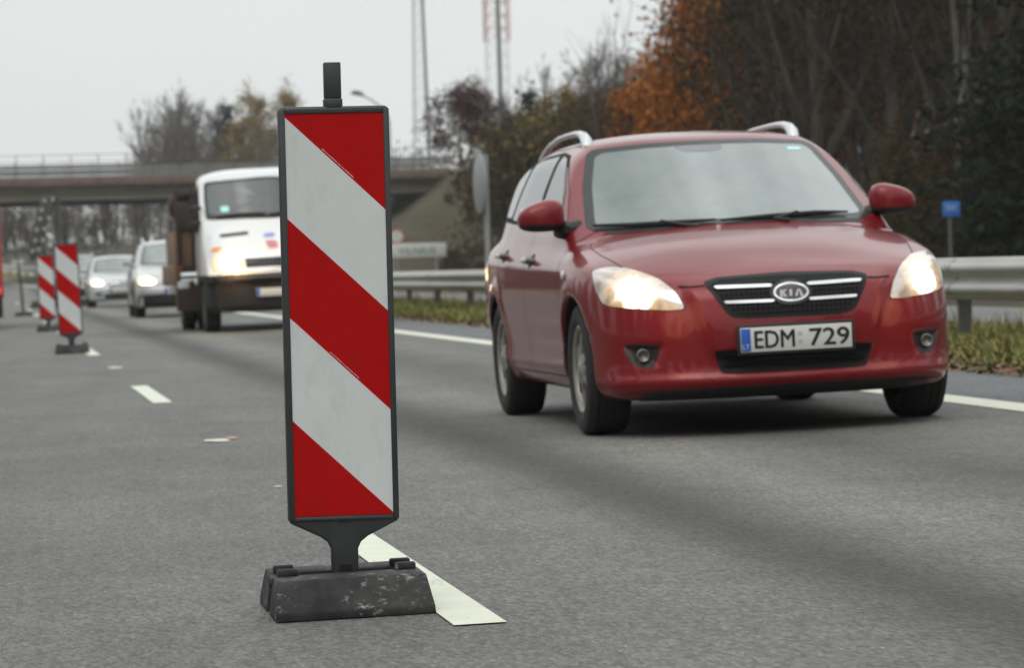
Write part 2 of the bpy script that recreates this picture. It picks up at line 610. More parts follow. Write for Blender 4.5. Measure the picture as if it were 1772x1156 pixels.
# ------------------------------------------------------------------ car shell
def car_shell(T):
    hood = pch(T['hood']); side = pch(T['side']); plan = pch(T['plan']); front = pch(T['front']); nose = pch(T['nose'])
    tail = pch(T['tail']); bot = pch(T['bot']); roof = pch(T['roof']); gh = pch(T['gh']); ghp = pch(T['ghp'])
    L = T['len']; ax = T['axles']; ra = T['arch']; W0 = T['hw']
    wz0, ws0, wk, wc = T['wind']; rz0, rs0, rk, rc = T['rear']
    hc, hp = T['crown']; rz = T['rc']
    flare = T.get('flare', 0.014); tyre_r = T['tyre']
    bump = T.get('bump')
    def f(P):
        x = np.abs(P[:, 0]); s = P[:, 1]; z = P[:, 2]
        arch = [np.hypot(s - a, z - tyre_r) for a in ax]
        w = side(z) * W0 - plan(s)
        for r in arch:
            w = w + flare * np.exp(-((r - ra - .02) / .055) ** 2)
        fs = (x - w) * 0.97
        zt = hood(s) - hc * np.minimum(x / .85, 1.3) ** hp
        ft = (z - zt) * 0.93
        fr = front(x)
        e = .01
        df = (front(x + e) - front(x - e)) / (2 * e)
        q = nose(z); dq = (nose(z + e) - nose(z - e)) / (2 * e)
        fy = fr + q
        if bump: fy = fy - bump(x, z)
        ff = (fy - s) / np.sqrt(1 + df * df + dq * dq)
        fb = (s - (L - .13 * (x / .8) ** 3.2 - tail(z))) * .95
        fz = bot(s) - z
        a = smax(smax(ft, fs, T.get('ks', .09)), ff, T.get('kf', .05))
        a = smax(smax(a, fb, .12), fz, .04)
        # greenhouse
        gw = gh(z) * W0 - ghp(s)
        gs = (x - gw) * .93
        rf = (z - (roof(s) - rz[0] * (x / .6) ** rz[1]))
        sw = ws0 + (z - wz0) * wk + wc * (x / .7) ** 2
        g1 = (sw - s) / math.sqrt(1 + wk * wk)
        sr = rs0 + (rz0 - z) * rk - rc * (x / .6) ** 2
        g2 = (s - sr) / math.sqrt(1 + rk * rk)
        g = smax(smax(rf, gs, T.get('kr', .10)), g1, .035)
        g = smax(smax(g, g2, .06), .7 - z, .02)
        d = smin(a, g, T.get('kb', .035))
        # wheel openings
        for r in arch:
            cy = np.maximum(r - ra, (W0 * .62) - x)
            d = smax(d, -cy, .008)
        return d
    return f

def build_wheel(name, parent, c, R_, w, sgn, rim_mat, tyre_mat, dark_mat, spokes=7, tread=True):
    """tyre with shoulders and grooves, rim dish, spokes, hub; outer face towards sgn*x"""
    root = empty(name, c)
    root.parent = parent
    r_ = R_ * .66
    hw = w / 2
    g = .006
    prof = [(-hw + .01, r_), (-hw - .002, r_ + .02), (-hw - .008, r_ + (R_ - r_) * .5), (-hw + .004, R_ - .016), (-hw + .022, R_ - .003)]
    xs = [-.55, -.2, .2, .55]
    for q in xs:
        xq = q * hw
        prof += [(xq - .006, R_), (xq - .005, R_ - g), (xq + .005, R_ - g), (xq + .006, R_)]
    prof += [(hw - .022, R_ - .003), (hw - .004, R_ - .016), (hw + .008, r_ + (R_ - r_) * .5), (hw + .002, r_ + .02), (hw - .01, r_)]
    MB().lathe_x(prof, (0, 0, 0), 48).build('tyre', tyre_mat, root, smooth=True, angle=30)
    rm = MB()
    o = sgn * (hw - .012)
    rm.lathe_x([(o, r_ + .008), (o + sgn * .006, r_ - .004), (o - sgn * .004, r_ - .022), (o - sgn * .03, r_ - .03)], (0, 0, 0), 48)
    MB().lathe_x([(o - sgn * .03, r_ - .031), (-o, r_ - .031)], (0, 0, 0), 48).build('rim_barrel', dark_mat, root)
    # spokes
    for k in range(spokes):
        a = 2 * math.pi * (k + .5) / spokes
        def P(r, da, dx): return (o + sgn * dx, r * math.cos(a + da), r * math.sin(a + da))
        w0, w1 = .30 / spokes * 1.7, .30 / spokes * 3.2
        V = [P(.06, -w1 * 1.6, .0), P(.06, w1 * 1.6, .0), P(r_ * .62, w0 * 1.6, -.004), P(r_ - .02, w0 * 1.7, -.012), P(r_ - .02, -w0 * 1.7, -.012), P(r_ * .62, -w0 * 1.6, -.004)]
        V2 = [(v[0] - sgn * .02, v[1], v[2]) for v in V]
        n = 6
        rm.add(V + V2, [tuple(range(n)), tuple(range(2 * n - 1, n - 1, -1))] + [(i, n + i, n + (i + 1) % n, (i + 1) % n) for i in range(n)])
    rm.lathe_x([(o + sgn * .012, 0.0), (o + sgn * .012, .028), (o + sgn * .004, .038), (o, .075), (o - sgn * .025, .08)], (0, 0, 0), 24)
    rm.build('rim', rim_mat, root, smooth=True, angle=35)
    MB().lathe_x([(o - sgn * .055, 0.0), (o - sgn * .055, r_ - .03)], (0, 0, 0), 32).build('brake_disc', dark_mat, root)
    return root

M_TYRE = mat('tyre_rubber', (.012, .012, .012), .85, noise=(30, .3, (.022, .021, .02)))
M_RIM = mat('alloy_silver', (.34, .325, .295), .4, metal=.4, noise=(9, .3, (.24, .22, .19)))
M_DARK = mat('black_plastic', (.012, .012, .012), .55)
M_UNDER = mat('underbody_black', (.006, .006, .006), .9)
M_GLASS = mat('car_glass', (.070, .105, .094), .03, ior=2.0, spec=.6, coat=.3, noise=(2.4, .14, (.13, .16, .15)))
M_SIDEGLASS = mat('side_glass', (.03, .04, .04), .04, ior=1.9, spec=.6)
M_GBLACK = mat('gloss_black_trim', (.01, .01, .011), .12)
M_CHROME = mat('chrome', (.75, .75, .75), .12, metal=1.0)
M_SATIN = mat('satin_silver', (.62, .63, .64), .3, metal=.8)
M_PLATEW = mat('plate_white', (.62, .62, .58), .4)
M_PLATEB = mat('plate_blue', (.02, .10, .45), .4)
M_INK = mat('plate_ink', (.008, .008, .008), .5)
M_SEAM = mat('shut_line', (.008, .004, .004), .8)

def body_mesh(name, f, lo, hi, h, paint, parent, T):
    V, Q = surface_net(f, lo, hi, h)
    c = V[Q].mean(1)
    mi = np.zeros(len(Q), np.int32)
    for a in T['axles']:
        r = np.hypot(c[:, 1] - a, c[:, 2] - T['tyre'])
        mi[(r < T['arch'] + .004) & (np.abs(c[:, 0]) < T['hw'] * .985)] = 1
    mi[c[:, 2] < T.get('underz', .2)] = 1
    return mesh_obj(name, V, Q, [paint, M_UNDER], parent, mi, True)

def mirror_poly(p): return [(-x, z) for x, z in reversed(p)]

def plate(parent, loc, text, w=.52, h=.112, blue=True, rot=None, readable=True):
    root = empty('number_plate', loc)
    root.parent = parent
    if rot: root.rotation_euler = rot
    MB().box((0, .006, 0), (w + .03, .012, h + .03)).build('plate_frame', M_DARK, root, bevel=.004)
    MB().box((0, -.002, 0), (w, .006, h)).build('plate_field', M_PLATEW, root, bevel=.002)
    x0 = -w / 2
    if blue:
        MB().box((x0 + .024, -.0045, 0), (.044, .006, h - .008)).build('country_band', M_PLATEB, root, bevel=.001)
        V, F = text_mesh('LT', .022)
        mesh_obj('country_letters', np.stack([V[:, 0] + x0 + .024, np.full(len(V), -.0085), V[:, 1] - .03], 1), F, M_PLATEW, root)
    if text:
        parts = text.split(' ')
        xs = [x0 + .05 + .108, x0 + w - .105]
        for tx, xc in zip(parts, xs):
            V, F = text_mesh(tx, .078)
            wd_ = V[:, 0].max() - V[:, 0].min()
            V[:, 0] *= .185 / wd_
            lb = MB()
            for k, (ox, oz) in enumerate(((-.0022, 0), (.0022, 0), (0, .0015), (0, -.0015))):
                lb.add(np.stack([V[:, 0] + xc + ox, np.full(len(V), -.0062 - .0003 * k), V[:, 1] + oz], 1), F)
            mesh_obj('plate_letters', lb.V, lb.F, M_INK, root)
        if readable:
            mb = MB()
            for dz in (.022, -.022):
                mb.lathe_x([(0, 0), (0, .011)], (0, 0, 0), 12)
            V = [(x0 + .278 + .011 * math.cos(a), -.006, dz + .011 * math.sin(a)) for dz in (.018, -.018) for a in np.linspace(0, 2 * math.pi, 12, endpoint=False)]
            mesh_obj('inspection_stickers', V, [tuple(range(12)), tuple(range(12, 24))], mat('sticker_grey', (.45, .45, .42), .5), root)
    return root

# ------------------------------------------------------------------ the red estate car
def red_car():
    def bump(x, z):
        # centre section of the bumper stands a little proud, edges slanting inwards to the bottom
        edge = .50 - (.70 - z) * .30
        t = np.clip((edge - x) / .05, 0, 1)
        c = .022 * t * t * (3 - 2 * t) * np.clip((.74 - z) / .06, 0, 1) * np.clip((z - .30) / .1, 0, 1)
        # fog-lamp pockets
        d = np.maximum(np.maximum(x - (.76 - (.44 - z) * .5), .575 + (.44 - z) * .25 - x), np.abs(z - .385) - .055)
        c = c - .03 * np.clip(-d / .03, 0, 1)
        # lower intake
        d = np.maximum(x - (.37 - (.39 - z) * .3), np.abs(z - .34) - .05)
        c = c - .04 * np.clip(-d / .03, 0, 1)
        return c
    T = dict(len=4.47, hw=.895, tyre=.316, arch=.352, axles=(.87, 3.52),
        hood=[(0, .64), (.06, .70), (.15, .735), (.3, .795), (.6, .885), (.9, .945), (1.1, .975), (1.4, .985), (2.5, 1.0), (3.5, 1.03), (4.2, 1.03), (4.5, 1.0)],
        crown=(.10, 2.4),
        side=[(.12, .86), (.18, .90), (.25, .945), (.33, .972), (.42, .972), (.55, .992), (.68, 1.0), (.8, .99), (.9, .968), (1.0, .93), (1.1, .88)],
        plan=[(0, .045), (.5, .008), (.9, 0), (1.3, 0), (3, 0), (3.8, .015), (4.47, .07)],
        front=[(0, 0), (.2, .01), (.4, .042), (.5, .075), (.6, .128), (.7, .205), (.78, .30), (.84, .42), (.885, .58), (.95, 1.1), (1.2, 4)],
        nose=[(.0, .22), (.14, .15), (.19, .06), (.225, .018), (.26, .0), (.30, .02), (.36, .026), (.46, .026), (.52, .03), (.60, .05), (.68, .085), (.74, .13), (.80, .19), (.9, .36), (1.5, 1.6)],
        tail=[(0, .2), (.15, .1), (.3, .02), (.5, 0), (.65, .02), (.9, .05), (1.05, .08), (1.5, .2)],
        bot=[(0, .165), (.5, .175), (1, .195), (3.4, .20), (4.47, .26)],
        roof=[(1.0, 1.30), (1.7, 1.385), (1.95, 1.432), (2.2, 1.463), (2.5, 1.482), (3.0, 1.48), (3.5, 1.46), (4.0, 1.41), (4.5, 1.33)], rc=(.045, 2.6),
        gh=[(.7, .97), (.95, .925), (1.0, .905), (1.1, .868), (1.25, .80), (1.4, .715), (1.5, .65)],
        ghp=[(.9, .05), (1.3, .02), (1.8, 0), (3.0, 0), (3.8, .03), (4.4, .11)],
        wind=(.97, 1.06, 1.93, .27), rear=(1.36, 4.12, .72, .09), underz=.17)
    f = car_shell(T)
    f0 = f
    def f(P):
        return f0(P)
    T2 = dict(T); T2['bump'] = bump
    f = car_shell(T2)
    YA = 17.2 - .87
    root = empty('estate_car', (2.52, YA, .025 * 2.52), (0, -math.atan(CROSS), 0),
        'dark red estate car with silver roof rails and lit headlamps, nearest car in the queue', 'car', 'vehicles queueing past the roadworks')
    paint = mat('red_metallic_paint', (.180, .005, .009), .38, metal=.2, coat=.8, coat_rough=.07, spec=.25)
    paint.node_tree.nodes['Principled BSDF'].inputs['Coat IOR'].default_value = 1.36
    body = body_mesh('body', f, (-.97, -.06, .1), (.97, 4.56, 1.56), .0165, paint, root, T)
    # ---- front furniture
    hl = [(.832, .70), (.826, .785), (.757, .800), (.67, .786), (.575, .737), (.512, .668), (.480, .590), (.56, .588), (.69, .602), (.81, .622)]
    lamp = lamp_mat('lit_headlamp', (.685, .672), .085, .22, s0=6.0)
    for sg in (1, -1):
        p = hl if sg > 0 else mirror_poly(hl)
        h = add_patch('headlight', f, p, 'front', 1.2, lamp, root, off=.004, dome=.012, k=.28, rings=9, n=90)
        lamp_spill(h, (sg * .68, -.08, .60), 1.3, (1.0, .60, .26), .16)
        # dark rubber outline a little larger than the lens
        ps = np.array(p); cc = ps.mean(0)
        add_patch('lens_seal', f, [tuple(cc + (q - cc) * 1.025) for q in ps], 'front', 1.2, M_GBLACK, h, off=.0018, k=.28, rings=3, n=90)
        # fog lamp
        pk = [(.592, .425), (.66, .437), (.755, .437), (.728, .36), (.70, .334), (.632, .322)]
        add_patch('fog_pocket', f, pk if sg > 0 else mirror_poly(pk), 'front', 1.2, M_DARK, root, off=.002, k=.25)
        c3 = project(f, np.array([[sg * .672, -.5, .385]]), np.array([[sg * .672, 1.2, .385]]))[0]
        fg = MB()
        prof = [(0, 0.0), (.003, .018), (.008, .024), (.011, .028), (.006, .031), (-.02, .031)]
        V = []; n = 24
        for d, r in prof:
            for k in range(n):
                a = 2 * math.pi * k / n
                V.append((c3[0] + r * math.cos(a), c3[1] - .024 - d, c3[2] + r * math.sin(a)))
        Fq = [(i * n + k, i * n + (k + 1) % n, (i + 1) * n + (k + 1) % n, (i + 1) * n + k) for i in range(len(prof) - 1) for k in range(n)]
        Mi = [0 if i < 2 else 1 for i in range(len(prof) - 1) for k in range(n)]
        o = mesh_obj('fog_light', V, Fq, [mat('fog_lens', (.05, .05, .05), .12, coat=1), mat('fog_ring', (.20, .20, .20), .3, metal=.8)], root, Mi, True)
    gp = [(-.375, .702), (-.31, .720), (0, .730), (.31, .720), (.375, .702), (.362, .678), (.292, .566), (.265, .549), (.2, .542), (-.2, .542), (-.265, .549), (-.292, .566), (-.362, .678)]
    gsur = [(x * 1.035, .636 + (z - .636) * 1.08) for x, z in gp]
    gr = add_patch('grille', f, gsur, 'front', .6, mat('grille_black', (.008, .008, .008), .4, spec=.2), root, off=.004, k=.12, n=100)
    # woven grille mesh
    me = MB()
    gb = [(x * .97, .636 + (z - .636) * .93) for x, z in gp]
    V, F = patch(f, gb, 'front', .6, off=.0055, k=.1, n=100)
    mm = mat('grille_mesh', (.010, .010, .010), .55, spec=.12)
    t = mm.node_tree
    if 'Checker Texture' not in t.nodes:
        tcn = N(t, 'ShaderNodeTexCoord'); mpp = N(t, 'ShaderNodeMapping')
        mpp.inputs['Rotation'].default_value = (0, R(45), 0)
        mpp.inputs['Location'].default_value = (.003, .5, .003)
        mpp.inputs['Scale'].default_value = (1, 0, 1)
        ck = N(t, 'ShaderNodeTexChecker'); ck.inputs['Scale'].default_value = 62
        ck.inputs['Color1'].default_value = (.016, .016, .016, 1); ck.inputs['Color2'].default_value = (.002, .002, .002, 1)
        t.links.new(tcn.outputs['Object'], mpp.inputs[0]); t.links.new(mpp.outputs[0], ck.inputs['Vector'])
        t.links.new(ck.outputs['Color'], t.nodes['Principled BSDF'].inputs['Base Color'])
    MB().add(V, F).build('grille_mesh', mm, gr, smooth=True)
    # chrome bars: two to each side of the badge
    for sg in (1, -1):
        for z0, xa, xb in ((.674, .080, .350), (.607, .080, .315)):
            bar = [(xa, z0 - .006), (xb - .01, z0 - .006 + .003), (xb, z0 + .010), (xa, z0 + .007)]
            add_patch('chrome_bar', f, bar if sg > 0 else mirror_poly(bar), 'front', .6, M_CHROME, gr, off=.012, k=.15, n=40, rings=3, depth=.02)
    # oval badge with three letters
    el = [(.098 * math.cos(a), .640 + .055 * math.sin(a)) for a in np.linspace(0, 2 * math.pi, 40, endpoint=False)]
    add_patch('badge_surround', f, el, 'front', .6, M_GBLACK, gr, off=.012, k=0, n=60, depth=.02)
    el = [(.082 * math.cos(a), .640 + .041 * math.sin(a)) for a in np.linspace(0, 2 * math.pi, 40, endpoint=False)]
    bd = add_patch('badge', f, el, 'front', .6, M_CHROME, gr, off=.016, k=0, n=60, depth=.01)
    el = [(.073 * math.cos(a), .640 + .033 * math.sin(a)) for a in np.linspace(0, 2 * math.pi, 40, endpoint=False)]
    add_patch('badge_field', f, el, 'front', .6, mat('badge_black', (.02, .005, .006), .2, coat=1), bd, off=.018, k=0, n=60)
    K = [[(-.054, -.018), (-.043, -.018), (-.043, .018), (-.054, .018)], [(-.043, -.001), (-.022, .018), (-.035, .018), (-.043, .009)], [(-.043, .003), (-.034, -.018), (-.020, -.018), (-.036, .007)]]
    I = [[(-.010, -.018), (.002, -.018), (.002, .018), (-.010, .018)]]
    A = [[(.013, -.018), (.026, -.018), (.034, .018), (.028, .018)], [(.034, .018), (.042, -.018), (.056, -.018), (.040, .018), (.034, .018)]]
    yb = project(f, np.array([[0, -.5, .640]]), np.array([[0, .6, .640]]))[0][1] - .024
    lm = MB()
    for pl in K + I + A:
        lm.prism([(x, z + .640) for x, z in pl], 'y', yb, yb + .004)
    lm.build('badge_letters', mat('badge_white', (.75, .75, .75), .3), bd)
    # lower intake with slats
    ip = [(-.372, .392), (-.3, .394), (.3, .394), (.372, .392), (.345, .296), (.31, .285), (-.31, .285), (-.345, .296)]
    it = add_patch('lower_intake', f, ip, 'front', .6, M_UNDER, root, off=.002, k=.1, n=80)
    for z0 in (.322, .352):
        add_patch('slat', f, [(-.34, z0 - .004), (.34, z0 - .004), (.34, z0 + .004), (-.34, z0 + .004)], 'front', .6, M_DARK, it, off=.012, k=0, n=60, rings=2)
    vp = [(-.80, .205), (-.6, .222), (0, .228), (.6, .222), (.80, .205), (.79, .172), (-.79, .172)]
    add_patch('valance', f, vp, 'front', 1.0, M_DARK, root, off=.003, k=.05, n=120)
    pf = project(f, np.array([[0, -.5, .436]]), np.array([[0, .6, .436]]))[0]
    plate(root, (0, pf[1] - .03, .436), 'EDM 729')
    MB().box((0, pf[1] + .0, .436), (.44, .05, .09)).build('plate_mount', M_DARK, root)
    # ---- shut lines
    def shut(pts, ax_, far, **k):
        q = MB(); seam(f, pts, ax_, far, mb=q, **k); q.build('shut_line', M_SEAM, root)
    shut([(-.500, .694), (-.44, .690), (-.385, .694)], 'front', .9, w=.011, off=.003)
    shut([(.500, .694), (.44, .690), (.385, .694)], 'front', .9, w=.011, off=.003)
    for sg in (1, -1):
        sd_ = 'right' if sg > 0 else 'left'
        shut([(sg * .615, .27), (sg * .70, .50), (sg * .745, .8), (sg * .755, 1.05), (sg * .72, 1.22)], 'top', .5, w=.005)
        for pts, fr_ in (([(.50, .60), (.545, .45)], .5), ([(1.32, .98), (1.27, .8), (1.24, .5), (1.27, .27)], .5), ([(2.42, 1.02), (2.40, .7), (2.40, .27), (1.27, .27)], .5),
                         ([(3.42, 1.05), (3.45, .85), (3.30, .70), (3.13, .55), (3.02, .40), (2.98, .27), (2.40, .27)], .5), ([(3.95, .62), (4.3, .66)], .3)):
            shut(pts, sd_, fr_)
    # ---- glazing
    ws = [(-.715, 1.0), (-.69, .975), (-.45, .970), (0, .985), (.45, .970), (.69, .975), (.715, 1.0), (.665, 1.2), (.59, 1.375), (.545, 1.398), (.3, 1.412), (0, 1.416), (-.3, 1.412), (-.545, 1.398), (-.59, 1.375), (-.665, 1.2)]
    w = add_patch('windscreen', f, ws, 'front', 2.6, mat('windscreen_band', (.025, .026, .028), .25, ior=1.35), root, off=.002, k=.12, n=140, rings=10)
    wg = [(x * (.955 if z < 1.1 else .945), z) for x, z in [(-.70, 1.01), (-.67, 1.0), (0, 1.004), (.67, 1.0), (.70, 1.01), (.655, 1.2), (.59, 1.35), (.55, 1.372), (.3, 1.386), (0, 1.39), (-.3, 1.386), (-.55, 1.372), (-.59, 1.35), (-.655, 1.2)]]
    add_patch('windscreen_glass', f, wg, 'front', 2.6, M_GLASS, w, off=.0035, k=.14, n=140, rings=12)
    add_patch('windscreen_sticker', f, [(.43, 1.345), (.51, 1.342), (.50, 1.356), (.43, 1.359)], 'front', 2.6, mat('sticker_teal', (.45, .85, .82), .4), w, off=.005, k=.1, n=24, rings=2)
    add_patch('mirror_mount', f, [(-.17, 1.389), (.09, 1.389), (.07, 1.362), (.0, 1.352), (-.12, 1.356)], 'front', 2.6, mat('frit_grey', (.10, .10, .11), .2, coat=.6), w, off=.0045, k=.25, n=50, rings=3)
    # wipers
    for k, (pts, hub) in enumerate((([(-.68, .992), (-.5, .984), (-.3, .985), (-.12, .99)], (-.33, .972)), ([(-.10, .985), (.15, .993), (.4, 1.0), (.58, .998)], (.12, .98)))):
        wp = MB()
        Q = np.array(pts)
        A_ = np.stack([Q[:, 0], np.full(4, -.5), Q[:, 1]], 1); B_ = A_.copy(); B_[:, 1] = 2.2
        V = project(f, A_, B_)
        G = grad(f, V)
        V = V + G * .016
        wp.tube([tuple(v) for v in V], [.006, .012, .012, .005], 6)
        h0 = V[1] * .4 + V[2] * .6
        wp.tube([tuple(h0 + np.array([0, 0, .01])), (hub[0] + .05, h0[1] - .07, hub[1] + .012), (hub[0] + .12, h0[1] - .09, hub[1])], [.009, .011, .016], 6)
        wp.build('wiper', M_DARK, root, smooth=True)
    cowl = [(-.66, .965), (0, .985), (.66, .965), (.60, .945), (0, .966), (-.60, .945)]
    add_patch('cowl_panel', f, [(-.66, 1.262), (-.4, 1.11), (0, 1.045), (.4, 1.11), (.66, 1.262), (.62, 1.285), (.38, 1.15), (0, 1.09), (-.38, 1.15), (-.62, 1.285)], 'top', .6, M_DARK, root, off=.002, k=.1, n=120, rings=4)
    for sg, nm in ((-1, 'left'), (1, 'right')):
        dlo = [(1.50, 1.015), (1.76, 1.18), (2.02, 1.315), (2.22, 1.378), (2.5, 1.402), (3.1, 1.398), (3.6, 1.37), (3.93, 1.315), (4.06, 1.22), (4.09, 1.10), (3.95, 1.068), (3.3, 1.045), (2.4, 1.02)]
        sf = add_patch('side_window_band', f, dlo, nm, .3, mat('window_frame_black', (.008, .008, .009), .6, spec=.08), root, off=.0015, k=.15, n=150, rings=8)
        fwn = [(1.62, 1.035), (1.82, 1.19), (2.06, 1.31), (2.22, 1.358), (2.39, 1.378), (2.36, 1.043), (2.0, 1.035)]
        rwn = [(2.47, 1.045), (2.49, 1.38), (3.1, 1.375), (3.30, 1.362), (3.42, 1.07), (3.2, 1.062)]
        qwn = [(3.50, 1.08), (3.40, 1.345), (3.62, 1.338), (3.88, 1.285), (3.99, 1.21), (4.02, 1.12), (3.9, 1.095)]
        for pl, kk in ((fwn, .15), (rwn, .12), (qwn, .18)):
            add_patch('side_window', f, pl, nm, .3, M_SIDEGLASS, sf, off=.006, k=kk, n=80, rings=9)
        # handles
        for s0, z0 in ((2.22, .845), (3.22, .875)):
            p0 = project(f, np.array([[1.5 * sg, s0, z0]]), np.array([[0., s0, z0]]))[0]
            hb = MB()
            hb.tube([(p0[0] - sg * .01, s0 - .11, z0 - .004), (p0[0] + sg * .03, s0 - .08, z0), (p0[0] + sg * .038, s0, z0 + .003), (p0[0] + sg * .03, s0 + .08, z0 + .006), (p0[0] - sg * .01, s0 + .10, z0 + .006)], [.012, .017, .017, .017, .012], 8)
            hd = hb.build('door_handle', mat('handle_dark', (.05, .012, .014), .25, coat=.8), root, smooth=True)
            add_patch('handle_recess', f, [(s0 + .085 * math.cos(a), z0 + .036 * math.sin(a)) for a in np.linspace(0, 6.283, 20, endpoint=False)], nm, .3, M_DARK, hd, off=.001, k=0, n=30, rings=2)
        add_patch('side_repeater', f, [(1.10 + .034 * math.cos(a), .77 + .022 * math.sin(a)) for a in np.linspace(0, 6.283, 20, endpoint=False)], nm, .3, mat('repeater_lens', (.65, .62, .55), .15, coat=1), root, off=.003, dome=.008, k=0, n=30, rings=4)
        # tail lamp wrapping round the rear corner
        add_patch('tail_light', f, [(4.22, .72), (4.40, .70), (4.43, .95), (4.36, 1.05), (4.26, 1.0)], nm, .2, mat('tail_lens', (.35, .03, .01), .1, coat=1), root, off=.004, dome=.006, k=.2, n=50)
        # roof rail
        rr = MB()
        rx = .525
        zr_ = lambda s0, xx: project(f, np.array([[xx * sg, s0, 2.5]]), np.array([[xx * sg, s0, .9]]))[0][2]
        ss = np.array([2.24, 2.27, 2.34, 2.46, 2.62, 2.85, 3.2, 3.6, 3.8, 3.95, 3.99])
        hh = np.array([-.02, .018, .038, .050, .056, .057, .055, .050, .040, .018, -.02])
        pts = []
        for s_, h_ in zip(ss, hh):
            xx = rx + .02 - .035 * max(0, (s_ - 3.0)) ** 1.2
            pts.append((sg * xx, s_, zr_(s_, xx) + h_))
        rr.tube(pts, [.032, .031, .026, .019, .016, .015, .015, .016, .02, .03, .03], 12)
        rr.build('roof_rail', M_SATIN, root, smooth=True)
        # door mirror
        mx_ = .93 if sg < 0 else .85
        def mir(P):
            q = (P - np.array([sg * mx_, 1.44, 1.055])) / np.array([.116, .085, .084])
            q = q.copy(); q[:, 0] *= sg
            # fuller inboard, tapering outboard and downwards
            wz = 1.0 - .22 * np.clip(q[:, 0], -1, 1)
            r = (np.abs(q[:, 0]) ** 2.6 + np.abs(q[:, 1] / 1.0) ** 2.4 + np.abs((q[:, 2] + .10 * q[:, 0]) / wz) ** 2.6) ** (1 / 2.5)
            d = (r - 1) * .085
            return smax(smax(d, P[:, 1] - 1.475, .012), .985 - P[:, 2], .03)
        V, Q = surface_net(mir, (sg * mx_ - .15, 1.33, .93), (sg * mx_ + .15, 1.5, 1.17), .011)
        c = V[Q].mean(1)
        mi = (c[:, 2] < 1.020).astype(np.int32)
        mr_ = mesh_obj('door_mirror', V, Q, [paint, M_DARK], root, mi, True)
        ar = MB()
        ar.tube([(sg * (mx_ - .09), 1.44, 1.0), (sg * (mx_ - .13), 1.46, .985), (sg * .73, 1.48, .99)], [.05, .045, .05], 10)
        ar.build('mirror_arm', M_DARK, mr_, smooth=True)
        MB().box((sg * mx_, 1.477, 1.062), (.18, .006, .085)).build('mirror_glass', M_CHROME, mr_, bevel=.02)
        # wheels
        for a in T['axles']:
            build_wheel('wheel', root, (sg * .768, a, .316), .316, .205, sg, M_RIM, M_TYRE, M_UNDER, 6)
    # tailgate glass, rear plate
    add_patch('tailgate_window', f, [(-.6, 1.06), (.6, 1.06), (.55, 1.33), (-.55, 1.33)], 'rear', 2.5, M_SIDEGLASS, root, near=5.2, k=.15)
    pr = project(f, np.array([[0, 5.2, .78]]), np.array([[0, 2.5, .78]]))[0]
    # exhaust / underside
    MB().box((0, 2.2, .19), (1.3, 3.4, .05)).build('underbody', M_UNDER, root)
    MB().tube([(-.42, 3.6, .2), (-.42, 4.45, .23)], .03, 10).build('exhaust_pipe', M_DARK, root)
    return root
red_car()

# ------------------------------------------------------------------ ground, road, verges
rng = np.random.default_rng(7)
random.seed(7)
YS = np.r_[np.arange(-60, 120, 10.), np.arange(120, 420, 6.), np.arange(420, 801, 40.)]
def sweep(name, prof, mt, lift=0.0, y0=-60, y1=800, kind='structure', parent=None, smooth=False):
    ys = YS[(YS >= y0) & (YS <= y1)]
    V = []; F = []
    n = len(prof)
    for y in ys:
        sx, rz = road_shift(min(y, 420)), road_rise(y)
        V += [(x + sx, y, z + rz + lift) for x, z in prof]
    for i in range(len(ys) - 1):
        F += [(i * n + j, i * n + j + 1, (i + 1) * n + j + 1, (i + 1) * n + j) for j in range(n - 1)]
    o = mesh_obj(name, V, F, mt, parent, None, smooth)
    if kind: o['kind'] = kind
    return o
def gz(x, y):
    """height of the place at x (measured from the lane line) and y"""
    x0 = x - road_shift(min(y, 420))
    return float(np.interp(x0, [-300, -12, -8.5, -7, 4.97, 5.25, 6.0, 6.9, 7.7, 15.6, 17.4, 22, 60, 300],
                           [0, -.2, -.5, -.175, .124, .17, .25, .22, .15, -.02, .18, .35, 2.5, 5])) + road_rise(y)

TR = [(1.13, .42, -.58), (1.74, .34, .20), (2.45, .55, -.30), (3.15, .35, .12), (.45, .5, .05), (-1.2, .6, -.06), (-2.9, .5, -.05)]
M_ROAD = asphalt('asphalt_worn', (.113, .112, .103), (.132, .131, .120), TR)
M_SHOULDER = asphalt('asphalt_shoulder', (.105, .110, .115), (.12, .124, .128), [])
M_ROAD2 = asphalt('asphalt_far', (.15, .15, .155), (.17, .17, .172), [])
sweep('road', [(x, CROSS * x) for x in (-7, -4, -2, 0, 2, 4.02)], M_ROAD)
sweep('hard_shoulder', [(4.02, CROSS * 4.02), (4.97, CROSS * 4.97)], M_SHOULDER)
sweep('opposite_carriageway', [(7.7, .15), (11.5, .07), (15.6, -.02)], M_ROAD2)
M_VERGE = mat('verge_turf', (.11, .12, .028), .95, noise=(3.5, .18, (.14, .105, .042)), bump=(25, .8, .03))
M_LITTER = mat('leaf_litter', (.045, .030, .016), .95, noise=(5, .2, (.028, .024, .012)), bump=(12, 1.0, .05))
sweep('median_ground', [(4.97, .119), (5.1, .135), (5.25, .17), (6.0, .25), (6.9, .22), (7.7, .146)], M_VERGE, smooth=True)
sweep('roadside_ground', [(15.6, -.024), (16.2, .12), (17.4, .18), (22, .35), (60, 2.5), (300, 5)], M_LITTER)
sweep('left_verge', [(-300, 0), (-12, -.2), (-8.5, -.5), (-7.3, -.22), (-7, -.179)], M_VERGE)
g = MB()
g.add([(-3000, -200, -1.2), (3000, -200, -1.2), (3000, 6000, -1.2), (-3000, 6000, -1.2)], [(0, 1, 2, 3)])
tag(g.build('ground', M_LITTER), kind='structure')

